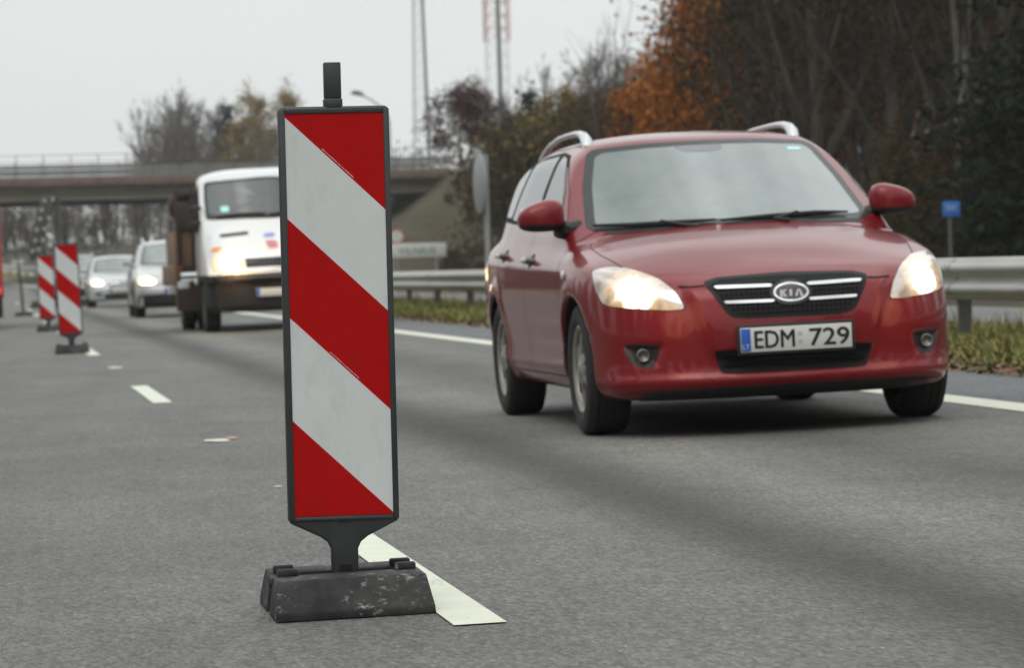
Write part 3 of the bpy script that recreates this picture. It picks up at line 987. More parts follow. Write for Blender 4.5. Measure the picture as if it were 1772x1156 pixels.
M_PAINT = mat('road_paint', (.66, .67, .55), .6, noise=(9, .30, (.56, .57, .47)), bump=(60, .3, .002))
t = M_PAINT.node_tree
if True:   # chips and tyre grime in the paint
    bs = t.nodes['Principled BSDF']
    tc = N(t, 'ShaderNodeTexCoord')
    n1 = N(t, 'ShaderNodeTexNoise'); n1.inputs['Scale'].default_value = 55; n1.inputs['Detail'].default_value = 5; n1.inputs['Roughness'].default_value = .7
    n2 = N(t, 'ShaderNodeTexNoise'); n2.inputs['Scale'].default_value = 2.5; n2.inputs['Detail'].default_value = 4
    t.links.new(tc.outputs['Object'], n1.inputs['Vector']); t.links.new(tc.outputs['Object'], n2.inputs['Vector'])
    sm_ = N(t, 'ShaderNodeMath', operation='MULTIPLY_ADD'); sm_.inputs[1].default_value = .45
    t.links.new(n2.outputs['Fac'], sm_.inputs[0]); t.links.new(n1.outputs['Fac'], sm_.inputs[2])
    r1 = N(t, 'ShaderNodeMapRange'); r1.inputs['From Min'].default_value = .84; r1.inputs['From Max'].default_value = .94
    t.links.new(sm_.outputs[0], r1.inputs['Value'])
    mx = N(t, 'ShaderNodeMix', data_type='RGBA'); mx.inputs['B'].default_value = (.16, .16, .145, 1)
    old = bs.inputs['Base Color'].links[0].from_socket
    t.links.new(r1.outputs[0], mx.inputs['Factor']); t.links.new(old, mx.inputs['A']); t.links.new(mx.outputs['Result'], bs.inputs['Base Color'])
def marking(name, x0, x1, y0, y1, seg=1, lift=.004):
    V = []; F = []
    for y in np.linspace(y0, y1, seg + 1):
        s_, r_ = road_shift(y), road_rise(y)
        for x in (x0, x1):
            zz = CROSS * x if x < 5 else gz(x + s_, y) - r_
            V.append((x + s_, y, zz + r_ + lift))
    F = [(2 * i, 2 * i + 1, 2 * i + 3, 2 * i + 2) for i in range(seg)]
    return tag(mesh_obj(name, V, F, M_PAINT), kind='structure')
for k in range(-1, 9):
    y0 = 8.60 + 16.08 * k
    marking('lane_marking', -.064, .064, y0, y0 + 4.04, 4)
marking('edge_line', 3.76, 3.99, -40, 400, 60)
marking('edge_line', 8.1, 8.3, -40, 400, 60, .006)
marking('edge_line', 15.1, 15.3, -40, 400, 60, .006)
# scraps of old paint / worn marker bases on the lane line
def scrap(x, y, w, d, mt, seed):
    r = np.random.default_rng(seed)
    V = [(x, y, CROSS * x + .006)]
    n = 14
    for k in range(n):
        a = 2 * math.pi * k / n
        q = r.uniform(.65, 1.1)
        V.append((x + w * q * math.cos(a), y + d * q * math.sin(a), CROSS * x + .005))
    o = mesh_obj('paint_scrap', V, [(0, 1 + k, 1 + (k + 1) % n) for k in range(n)], mt)
    tag(o, kind='structure')
scrap(.00, 18.75, .085, .17, M_PAINT, 3)
scrap(.085, 18.95, .035, .12, mat('old_orange_paint', (.55, .28, .12), .6), 5)
scrap(.02, 34.8, .085, .35, M_PAINT, 8)
scrap(-.02, 14.5, .018, .03, M_PAINT, 9)
scrap(.32, 14.2, .012, .05, M_PAINT, 19)

# leaves and grass of the median (nobody could count them)
def blades(name, n, xs, ys, hgt, mats, w=.008, seed=1, lean=.6, dens_y=None):
    r = np.random.default_rng(seed)
    x = r.uniform(*xs, n); 
    y = ys[0] * (ys[1] / ys[0]) ** r.uniform(0, 1, n) if dens_y else r.uniform(*ys, n)
    z = np.array([gz(a, b) for a, b in zip(x, y)]) - .01
    patchy = .55 + .9 * np.clip(np.sin(x * 3.1 + np.sin(y * .7) * 2) * np.sin(y * 1.3 + x) * .5 + .5, 0, 1)
    h = r.uniform(*hgt, n) * patchy
    a = r.uniform(0, 2 * math.pi, n); b = r.uniform(0, 2 * math.pi, n)
    ww = w * r.uniform(.7, 1.5, n) * (1 + y / 40)
    dx, dy = np.cos(a) * ww, np.sin(a) * ww
    lx, ly = np.cos(b) * h * lean * r.uniform(.2, 1, n), np.sin(b) * h * lean * r.uniform(.2, 1, n)
    V = np.empty((n, 3, 3))
    V[:, 0] = np.stack([x - dx, y - dy, z], 1); V[:, 1] = np.stack([x + dx, y + dy, z], 1)
    V[:, 2] = np.stack([x + lx, y + ly, z + h], 1)
    mi = np.minimum((r.uniform(0, 1, n) * .7 + .3 * (np.sin(x * 2 + y * .9) * .5 + .5)) * len(mats), len(mats) - 1).astype(np.int32)
    o = mesh_obj(name, V.reshape(-1, 3), np.arange(3 * n).reshape(-1, 3), mats, None, mi)
    return tag(o, kind='stuff')
G1 = mat('grass_green', (.13, .165, .030), .7); G2 = mat('grass_olive', (.21, .19, .05), .7); G3 = mat('grass_straw', (.19, .14, .065), .8); G4 = mat('grass_brown', (.09, .055, .028), .8)
o = blades('grass', 110000, (5.12, 7.6), (8, 110), (.03, .12), [G1, G1, G2, G2, G3], seed=4, dens_y=True, lean=1.5, w=.011)
tag(o, 'mixed green and straw grass growing along the median under the guardrail', 'grass')
o = blades('dry_weeds', 2600, (5.8, 7.5), (14, 90), (.12, .30), [G3, G2, G4], w=.005, seed=6, dens_y=True)
tag(o, 'taller straw coloured weeds standing among the median grass', 'weeds')
def leaves(name, n, xs, ys, size, mats, seed):
    r = np.random.default_rng(seed)
    x = xs[0] + (xs[1] - xs[0]) * r.uniform(0, 1, n) ** 1.5; y = ys[0] * (ys[1] / ys[0]) ** r.uniform(0, 1, n)
    z = np.array([gz(a, b) for a, b in zip(x, y)]) + r.uniform(.005, .04, n)
    P = np.stack([x, y, z], 1)
    A = r.normal(size=(n, 3)); A[:, 2] *= .4; A /= np.linalg.norm(A, axis=1, keepdims=True)
    B = np.cross(A, r.normal(size=(n, 3)) * .3 + np.array([0, 0, 1])); B /= np.linalg.norm(B, axis=1, keepdims=True)
    s = r.uniform(*size, n)[:, None]
    V = np.stack([P - A * s, P - B * s * .6, P + A * s, P + B * s * .6], 1)
    o = mesh_obj(name, V.reshape(-1, 3), np.arange(4 * n).reshape(-1, 4), mats, None, r.integers(0, len(mats), n).astype(np.int32))
    return tag(o, kind='stuff')
L1 = mat('leaf_rust', (.16, .060, .020), .7); L2 = mat('leaf_tan', (.24, .15, .06), .7); L3 = mat('leaf_brown', (.055, .026, .013), .8)
o = leaves('fallen_leaves', 6000, (4.9, 5.6), (8, 110), (.02, .05), [L1, L2, L3, L3, L3], 11)
tag(o, 'brown fallen leaves gathered along the edge of the median', 'leaves')

# ------------------------------------------------------------------ roadworks marker boards
M_RUBBER = mat('recycled_rubber', (.013, .014, .015), .78, spec=.3, noise=(9, .16, (.048, .047, .044)), bump=(40, .6, .004))
t = M_RUBBER.node_tree
if True:   # pale scuffs on the rubber foot
    bs = t.nodes['Principled BSDF']
    tc = N(t, 'ShaderNodeTexCoord'); mp = N(t, 'ShaderNodeMapping'); mp.inputs['Scale'].default_value = (1.0, 1.0, 1.6)
    nz = N(t, 'ShaderNodeTexNoise'); nz.inputs['Scale'].default_value = 34; nz.inputs['Detail'].default_value = 8; nz.inputs['Roughness'].default_value = .68
    nb = N(t, 'ShaderNodeTexNoise'); nb.inputs['Scale'].default_value = 7
    r1 = N(t, 'ShaderNodeMapRange'); r1.inputs['From Min'].default_value = .54; r1.inputs['From Max'].default_value = .66
    r2 = N(t, 'ShaderNodeMapRange'); r2.inputs['From Min'].default_value = .42; r2.inputs['From Max'].default_value = .60
    ml = N(t, 'ShaderNodeMath', operation='MULTIPLY')
    mx = N(t, 'ShaderNodeMix', data_type='RGBA')
    mx.inputs['B'].default_value = (.30, .30, .285, 1)
    old = bs.inputs['Base Color'].links[0].from_socket
    t.links.new(tc.outputs['Object'], mp.inputs[0]); t.links.new(mp.outputs[0], nz.inputs['Vector']); t.links.new(tc.outputs['Object'], nb.inputs['Vector'])
    t.links.new(nz.outputs['Fac'], r1.inputs['Value']); t.links.new(nb.outputs['Fac'], r2.inputs['Value'])
    t.links.new(r1.outputs[0], ml.inputs[0]); t.links.new(r2.outputs[0], ml.inputs[1])
    t.links.new(ml.outputs[0], mx.inputs['Factor']); t.links.new(old, mx.inputs['A'])
    t.links.new(mx.outputs['Result'], bs.inputs['Base Color'])
M_FRAME = mat('dark_grey_plastic', (.026, .030, .032), .42, noise=(20, .3, (.036, .039, .040)), bump=(150, .15, .001))
M_WHITE_SHEET = mat('white_reflective_sheet', (.66, .68, .67), .32, noise=(5, .3, (.58, .60, .59)), spec=.25)
M_RED_SHEET = mat('red_reflective_sheet', (.46, .003, .003), .4, noise=(4, .3, (.36, .002, .003)), spec=.12)
for mm_, dirt in ((M_WHITE_SHEET, (.33, .32, .29)), (M_RED_SHEET, (.20, .012, .010))):
    t = mm_.node_tree; bs = t.nodes['Principled BSDF']
    tc = N(t, 'ShaderNodeTexCoord'); mp = N(t, 'ShaderNodeMapping'); mp.inputs['Scale'].default_value = (1.0, 1.0, .35)
    n1 = N(t, 'ShaderNodeTexNoise'); n1.inputs['Scale'].default_value = 26; n1.inputs['Detail'].default_value = 8; n1.inputs['Roughness'].default_value = .7
    n2 = N(t, 'ShaderNodeTexNoise'); n2.inputs['Scale'].default_value = 170; n2.inputs['Detail'].default_value = 2
    t.links.new(tc.outputs['Object'], mp.inputs[0]); t.links.new(mp.outputs[0], n1.inputs['Vector']); t.links.new(tc.outputs['Object'], n2.inputs['Vector'])
    r1 = N(t, 'ShaderNodeMapRange'); r1.inputs['From Min'].default_value = .50; r1.inputs['From Max'].default_value = .78; r1.inputs['To Max'].default_value = .30
    r2 = N(t, 'ShaderNodeMapRange'); r2.inputs['From Min'].default_value = .70; r2.inputs['From Max'].default_value = .76; r2.inputs['To Max'].default_value = .6
    t.links.new(n1.outputs['Fac'], r1.inputs['Value']); t.links.new(n2.outputs['Fac'], r2.inputs['Value'])
    mxm = N(t, 'ShaderNodeMath', operation='MAXIMUM'); t.links.new(r1.outputs[0], mxm.inputs[0]); t.links.new(r2.outputs[0], mxm.inputs[1])
    mx = N(t, 'ShaderNodeMix', data_type='RGBA'); mx.inputs['B'].default_value = (*dirt, 1)
    old = bs.inputs['Base Color'].links[0].from_socket
    t.links.new(mxm.outputs[0], mx.inputs['Factor']); t.links.new(old, mx.inputs['A']); t.links.new(mx.outputs['Result'], bs.inputs['Base Color'])
M_MARK = mat('pale_print', (.62, .40, .38), .5)

def marker_board():
    root = empty('marker_board')
    tag(root, None, None)
    # foot: two sloping rubber blocks joined by a low bar, four lifting lugs
    fb = MB()
    def block(y0, y1, ytop0, ytop1, hx, hz, lip=.022):
        prof = [(y0, 0), (y1, 0), (y1, lip), (ytop1, hz), (ytop0, hz), (y0, lip)]
        V = []; 
        for sx in (-1, 1):
            for y, z in prof:
                xw = hx - (.014 if z > .05 else 0) - (.0 if z < .05 else 0)
                V.append((sx * xw, y, z))
        n = len(prof)
        fb.add(V, [tuple(range(n)), tuple(range(2 * n - 1, n - 1, -1))] + [(i, n + i, n + (i + 1) % n, (i + 1) % n) for i in range(n)])
    block(-.275, -.045, -.215, -.050, .199, .098)
    block(.045, .275, .050, .215, .199, .098)
    fb.box((0, 0, .040), (.27, .094, .074))
    for sx in (-1, 1):
        fb.box((sx * .150, -.064, .106), (.052, .030, .020)); fb.box((sx * .150, .064, .106), (.052, .030, .020))
        fb.box((sx * .168, 0, .085), (.045, .14, .02))
    ft = fb.build('foot', M_RUBBER, root, bevel=.005, seg=2)
    # board body: rounded frame, funnel and stem in one moulding
    def outline():
        w = .141; pts = []
        def arc(cx, cz, r, a0, a1, n=5):
            return [(cx + r * math.cos(a), cz + r * math.sin(a)) for a in np.linspace(a0, a1, n)]
        pts += arc(w - .014, 1.266, .014, 0, math.pi / 2)
        pts += arc(-w + .014, 1.266, .014, math.pi / 2, math.pi)
        pts += [(-w, .232), (-w + .006, .222), (-.060, .186), (-.042, .172), (-.034, .155), (-.033, .06), (.033, .06), (.034, .155), (.042, .172), (.060, .186), (w - .006, .222), (w, .232)]
        return pts
    ol = outline()
    bd = MB().prism(ol, 'y', -.022, .022)
    bo = bd.build('board', M_FRAME, root, bevel=.006, seg=3, angle=50)
    # raised rim round the sheet
    rim = MB()
    for c, d in (((-.1325, -.0235, .751), (.015, .006, 1.044)), ((.1325, -.0235, .751), (.015, .006, 1.044)), ((0, -.0235, 1.269), (.25, .006, .014)), ((0, -.0235, .233), (.25, .006, .010))):
        rim.box(c, d)
    rim.build('rim', M_FRAME, bo, bevel=.002)
    for c, d in (((0, -.0225, 1.276), (.036, .006, .005)), ((0, -.0235, .2275), (.032, .008, .0045)), ((0, -.0225, .108), (.032, .004, .014))):
        MB().box(c, d).build('slot', M_UNDER, bo)
    MB().box((0, -.024, .085), (.058, .012, .020)).build('stem_collar', M_FRAME, bo, bevel=.004)
    # striped sheets, both faces
    for sg, nm in ((-1, 'reflective_face'), (1, 'reflective_face')):
        y = sg * .0232
        z0, z1, hw = .240, 1.262, .125
        H_ = z1 - z0
        cuts = [z1 - .008, z1 - .265, z1 - .517, z1 - .778]
        drop = .239
        V = []; F = []; Mi = []
        def zl(c, x): return min(z1, max(z0, c - (x + hw) / (2 * hw) * drop))
        lines = [None] + cuts + [None]
        for i in range(5):
            up_, lo_ = lines[i], lines[i + 1]
            xs = np.linspace(-hw, hw, 33)
            top = [(x, z1 if up_ is None else zl(up_, x)) for x in xs]
            bot = [(x, z0 if lo_ is None else zl(lo_, x)) for x in xs]
            if lo_ is None and up_ is not None:
                pass
            n0 = len(V)
            for (xa, za), (xb, zb) in zip(top, bot):
                V += [(xa, y, za), (xb, y, zb)]
            F += [(n0 + 2 * k, n0 + 2 * k + 1, n0 + 2 * k + 3, n0 + 2 * k + 2) for k in range(32)]
            Mi += [i % 2] * 32
        # fine print running along two of the stripe edges: too small to read
        r = np.random.default_rng(5)
        for c, xa, xb in ((cuts[0], -.032, .042), (cuts[2], -.026, .048)):
            x = xa
            while x < xb:
                l = r.uniform(.003, .008)
                d = drop / (2 * hw)
                za = c - (x + hw) * d + .0055; zb = c - (x + l + hw) * d + .0055
                hh = r.uniform(.0022, .0034)
                n0 = len(V)
                yy = y + sg * .0006
                V += [(x, yy, za), (x + l, yy, zb), (x + l, yy, zb + hh), (x, yy, za + hh)]
                F.append((n0, n0 + 1, n0 + 2, n0 + 3)); Mi.append(2)
                x += l + r.uniform(.001, .003)
        mesh_obj(nm, V, F, [M_RED_SHEET, M_WHITE_SHEET, M_MARK], root, Mi)
    # lifting peg on top
    pg = MB()
    pg.prism([(-.0235, -.019), (.0235, -.019), (.0235, .019), (-.0235, .019)], 'z', 1.272, 1.300)
    pg.prism([(-.0215, -.016), (.0215, -.016), (.0215, .016), (-.0215, .016)], 'z', 1.300, 1.392)
    po = pg.build('handle_peg', M_FRAME, root, bevel=.003, seg=2)
    return root
mbd = marker_board()
GB = 'red and white marker boards along the closed lane'
tag(mbd, 'large red and white striped marker board on a scuffed rubber foot in the foreground', 'marker board', GB)
far1 = copy_tree(mbd); far2 = copy_tree(mbd)
mbd.location = (-.262, 9.225, CROSS * -.262)
mbd.rotation_euler = (0, R(.05), 0)
for ch in mbd.children:
    if ch.name.startswith('foot'): ch.rotation_euler = (0, -math.atan(CROSS), R(0))
far1.location = (-.205, 42.7, CROSS * -.2); far1.rotation_euler = (0, -math.atan(CROSS) - R(.6), 0)
far2.location = (-.175, 61.6, CROSS * -.2); far2.rotation_euler = (0, -math.atan(CROSS), 0)
tag(far1, 'small blurred red and white marker board, right one of the distant pair', 'marker board')
tag(far2, 'farther red and white marker board half hidden behind a nearer one', 'marker board')

# pole with a rubber foot and twin lamps, farther along the closed lane
bp = empty('beacon_post', (-.33, 90, CROSS * -.33), (0, -math.atan(CROSS), 0), 'thin dark pole with twin small lamps on a flat rubber foot', 'beacon post')
MB().box((0, 0, .05), (.46, .5, .10), taper=.85).build('foot', M_RUBBER, bp, bevel=.01)
MB().tube([(0, 0, .05), (-.03, 0, .7), (-.06, 0, 1.28)], [.035, .03, .025], 8).build('pole', M_FRAME, bp, smooth=True)
M_BEACON = mat('pale_lamp_lens', (.26, .27, .26), .3, emit=(.9, .95, .95), estr=.10)
for dx in (-.13, .04):
    lm = MB(); lm.lathe_x([(-.03, 0), (-.03, .07), (.02, .075), (.03, 0)], (0, 0, 0), 16)
    o = lm.build('lamp', M_BEACON, bp, smooth=True); o.location = (dx - .03, -.02, 1.32 + (.015 if dx > 0 else 0)); o.rotation_euler = (0, 0, R(90))
# lamp board behind it, seen at a slant
lb = empty('lamp_board', (.62, 112, CROSS * .62), (0, -math.atan(CROSS), R(-38)), 'tall grey lamp board dotted with pale lamps beyond the marker boards', 'lamp board')
MB().prism([(-.62, 1.45), (-.48, 1.45), (.48, 3.30), (.52, 3.42), (-.05, 3.42), (-.62, 2.1)], 'y', 0, .06).build('panel', mat('weathered_grey', (.085, .083, .078), .8, spec=.1), lb, bevel=.02)
MB().tube([(.50, .10, .1), (.50, .10, 3.4)], .045, 8).build('post', mat('post_grey', (.08, .07, .065), .6), lb, smooth=True)
MB().box((.2, .3, .12), (1.4, 1.2, .22), taper=.9).build('ballast', M_RUBBER, lb, bevel=.03)
MB().tube([(-.3, .1, .15), (-.3, .1, 2.0)], .04, 8).build('post', MATS['post_grey'], lb, smooth=True)
for x, z in ((.08, 3.28), (.42, 3.30), (-.05, 3.0), (-.13, 2.73), (.22, 2.74), (-.29, 2.4), (.02, 2.41), (-.36, 2.08), (-.07, 2.08), (-.5, 1.76), (-.26, 1.8)):
    lm = MB(); lm.lathe_x([(0, 0), (.0, .045), (.05, .055), (.06, 0)], (0, 0, 0), 12)
    o = lm.build('lamp', M_BEACON, lb, smooth=True); o.location = (x * .95, -.0, z); o.rotation_euler = (0, 0, R(-90))

# ------------------------------------------------------------------ guardrail in the median
M_ZINC = mat('weathered_zinc', (.42, .42, .39), .5, metal=.35, noise=(1.2, .25, (.33, .33, .30)), bump=(14, .25, .004))
M_POST = mat('post_zinc_dark', (.085, .082, .075), .65, noise=(8, .3, (.12, .11, .10)))
gr = empty('guardrail', (6.0, 20, .25), (0, 0, 0), 'weathered galvanised double sided guardrail running along the grassy median', 'guardrail')
def gpos(y): return 6.0 + road_shift(y), y, road_rise(y)
W_PROF = [(.0, .85), (.018, .848), (.030, .838), (.034, .826), (.070, .800), (.082, .785), (.082, .765), (.070, .750), (.014, .712), (.006, .70), (.014, .688), (.070, .650), (.082, .635), (.082, .615), (.070, .600), (.034, .574), (.030, .562), (.018, .552), (.0, .55)]
for sg in (-1, 1):
    V = []; F = []
    ys = np.r_[np.arange(-6, 130, 4.), np.arange(130, 300, 4.)]
    n = len(W_PROF)
    for yi, y in enumerate(ys):
        gx, gy, g0 = gpos(y)
        for d, z in W_PROF:
            V.append((gx - 6 + sg * (.075 + d), gy - 20, g0 - .25 + z - .012))
    for i in range(len(ys) - 1):
        F += [(i * n + j, i * n + j + 1, (i + 1) * n + j + 1, (i + 1) * n + j) for j in range(n - 1)]
    bm_ = mesh_obj('rail_beam', V, F, M_ZINC, gr, None, True)
    md = bm_.modifiers.new('thick', 'SOLIDIFY'); md.thickness = .004
pm = None
k = 0
for y in np.arange(-1.8, 262, 4.):
    gx, gy, g0 = gpos(y)
    if pm is None:
        q = MB().box((0, 0, .38), (.10, .055, .92)); q.box((-.05, 0, .66), (.05, .09, .12)); q.box((.05, 0, .66), (.05, .09, .12))
        pm = q.build('post', M_POST, gr, bevel=.008)
        o = pm
    else:
        o = pm.copy(); COL.objects.link(o); o.parent = gr
    o.location = (gx - 6, gy - 20, g0 - .25)
# splice plates with bolts
sp0 = None
for y in np.arange(2.2, 120, 8.):
    gx, gy, g0 = gpos(y)
    if sp0 is None:
        q = MB()
        for dz in (.785, .70, .615):
            for dy in (-.08, .08):
                q.tube([(-.075 - (.082 if dz != .70 else .006) + .01, dy, dz), (-.075 - (.094 if dz != .70 else .018), dy, dz)], .014, 8)
        V = []; 
        for dy in (-.16, .16):
            V += [(-.087 - d, dy, z - .012) for d, z in W_PROF]
        n = len(W_PROF)
        q.add(V, [(j, j + 1, n + j + 1, n + j) for j in range(n - 1)])
        sp0 = q.build('splice_plate', M_ZINC, gr); o = sp0
    else:
        o = sp0.copy(); COL.objects.link(o); o.parent = gr
    o.location = (gx - 6, gy - 20, g0 - .25)

# ------------------------------------------------------------------ signs
M_ALU = mat('sign_back_grey', (.30, .31, .31), .45, metal=.3, noise=(3, .3, (.24, .25, .25)))
M_SPOST = mat('sign_post_grey', (.30, .31, .30), .5, metal=.2)
M_SWHITE = mat('sign_white', (.52, .55, .50), .5)
M_SRED = mat('sign_red', (.40, .05, .05), .5)
M_SBLUE = mat('sign_blue', (.03, .14, .42), .45)
def disc(mb, c, rx, rz, y0, y1, n=36):
    mb.prism([(c[0] + rx * math.cos(a), c[1] + rz * math.sin(a)) for a in np.linspace(0, 2 * math.pi, n, endpoint=False)], 'y', y0, y1)
sg1 = empty('round_sign', (6.16, 54, .25), (0, 0, R(-86)), 'grey round road sign seen nearly edge on beside the red car', 'road sign')
MB().tube([(0, .095, -.1), (0, .095, 2.32)], .042, 12).build('post', M_SPOST, sg1, smooth=True)
q = MB(); disc(q, (0, 1.88), .45, .45, -.012, .012); pl_ = q.build('sign_plate', M_ALU, sg1, bevel=.006)
q = MB(); 
for z in (1.68, 2.08): q.box((0, .035, z), (.5, .05, .035))
q.build('bracket', M_SPOST, sg1)
sg2 = empty('speed_sign', (15.55, 149.5, gz(15.55 + road_shift(149.5) + .6, 149.5)), (0, 0, 0), 'small round white sign with red rim above the place name board', 'road sign')
sz = 2.30 - sg2.location.z
MB().tube([(0, .04, -.3), (0, .04, sz + .2)], .03, 8).build('post', M_SPOST, sg2, smooth=True)
q = MB(); disc(q, (0, sz), .33, .33, -.01, .01); q.build('rim', M_SRED, sg2)
q = MB(); disc(q, (0, sz), .25, .25, -.016, -.008); q.build('sign_face', M_SWHITE, sg2)
sg3 = empty('place_name_sign', (16.1, 148, .2), (0, 0, 0), 'long white place name board low on posts before the embankment', 'road sign')
MB().box((0, 0, 1.49), (2.62, .05, .58)).build('panel', M_SWHITE, sg3, bevel=.02)
V, F = text_mesh('VILNIUS', .27)
V[:, 0] *= 1.55 / (V[:, 0].max() - V[:, 0].min())
mesh_obj('lettering', np.stack([V[:, 0] + .1, np.full(len(V), -.027), V[:, 1] + 1.48], 1), F, mat('sign_ink', (.04, .05, .045), .6), sg3)
for dx in (-.9, .9): MB().tube([(dx, .06, -.4), (dx, .06, 1.7)], .04, 8).build('post', M_SPOST, sg3, smooth=True)
sg4 = empty('distance_sign', (16.63, 66, gz(16.63, 66)), (0, 0, R(10)), 'small blue plate on a thin grey post before the dark forest', 'road sign')
b0 = 1.74 - sg4.location.z
MB().box((.0, 0, b0), (.345, .02, .285)).build('panel', M_SBLUE, sg4, bevel=.006)
q = MB()
for x, w in ((-.075, .05), (-.01, .04), (.055, .05)): q.box((x, -.0115, b0 + .02), (w, .004, .09))
q.build('pale_marks', mat('pale_blue_marks', (.20, .32, .52), .5), sg4)
MB().tube([(-.02, .03, -.3), (-.02, .03, b0 + .1)], .03, 8).build('post', mat('post_olive', (.10, .10, .085), .6), sg4, smooth=True)

# ------------------------------------------------------------------ the queue behind: three cars, a flatbed truck, and a lorry in the closed lane
def car_tables(kind):
    T = dict(len=4.5, hw=.885, tyre=.31, arch=.35, axles=(.87, 3.5), crown=(.08, 2.4),
        hood=[(0, .68), (.1, .74), (.3, .80), (.6, .87), (.9, .925), (1.1, .955), (1.4, .97), (2.5, .99), (3.5, 1.0), (4.2, .99), (4.6, .95)],
        side=[(.12, .88), (.2, .93), (.3, .97), (.45, .985), (.6, 1.0), (.75, .99), (.9, .96), (1.0, .92), (1.1, .87)],
        plan=[(0, .05), (.5, .01), (.9, 0), (3.2, 0), (3.8, .02), (4.6, .08)],
        front=[(0, 0), (.2, .008), (.4, .03), (.55, .07), (.68, .14), (.77, .24), (.84, .38), (.88, .55), (.95, 1.1), (1.2, 4)],
        nose=[(0, .2), (.14, .12), (.2, .04), (.26, .01), (.4, 0), (.52, .01), (.56, .03), (.66, .06), (.74, .12), (.82, .22), (.9, .4), (1.5, 1.6)],
        tail=[(0, .2), (.15, .1), (.3, .02), (.5, 0), (.65, .02), (.9, .05), (1.05, .08), (1.5, .2)],
        bot=[(0, .17), (.5, .18), (1, .2), (3.4, .2), (4.5, .27)],
        roof=[(1.0, 1.28), (1.7, 1.36), (2.0, 1.41), (2.4, 1.44), (3.0, 1.435), (3.5, 1.40), (4.0, 1.35), (4.6, 1.28)], rc=(.04, 2.6),
        gh=[(.7, .96), (.95, .92), (1.0, .90), (1.1, .865), (1.25, .80), (1.4, .71), (1.5, .64)],
        ghp=[(.9, .05), (1.3, .02), (1.8, 0), (3.0, 0), (3.8, .04), (4.5, .12)],
        wind=(.95, 1.12, 1.85, .24), rear=(1.30, 3.95, .9, .1), underz=.18)
    if kind == 'saloon':
        T['rear'] = (1.33, 3.25, 1.9, .1)
        T['hood'] = [(0, .66), (.1, .71), (.3, .77), (.6, .84), (.9, .895), (1.1, .925), (1.4, .95), (2.5, .97), (3.5, 1.0), (4.2, 1.0), (4.6, .96)]
    return T
def scaled(f, sx, sy, sz):
    sc = np.array([sx, sy, sz]); k = min(sx, sy, sz)
    return lambda P: f(P / sc) * k

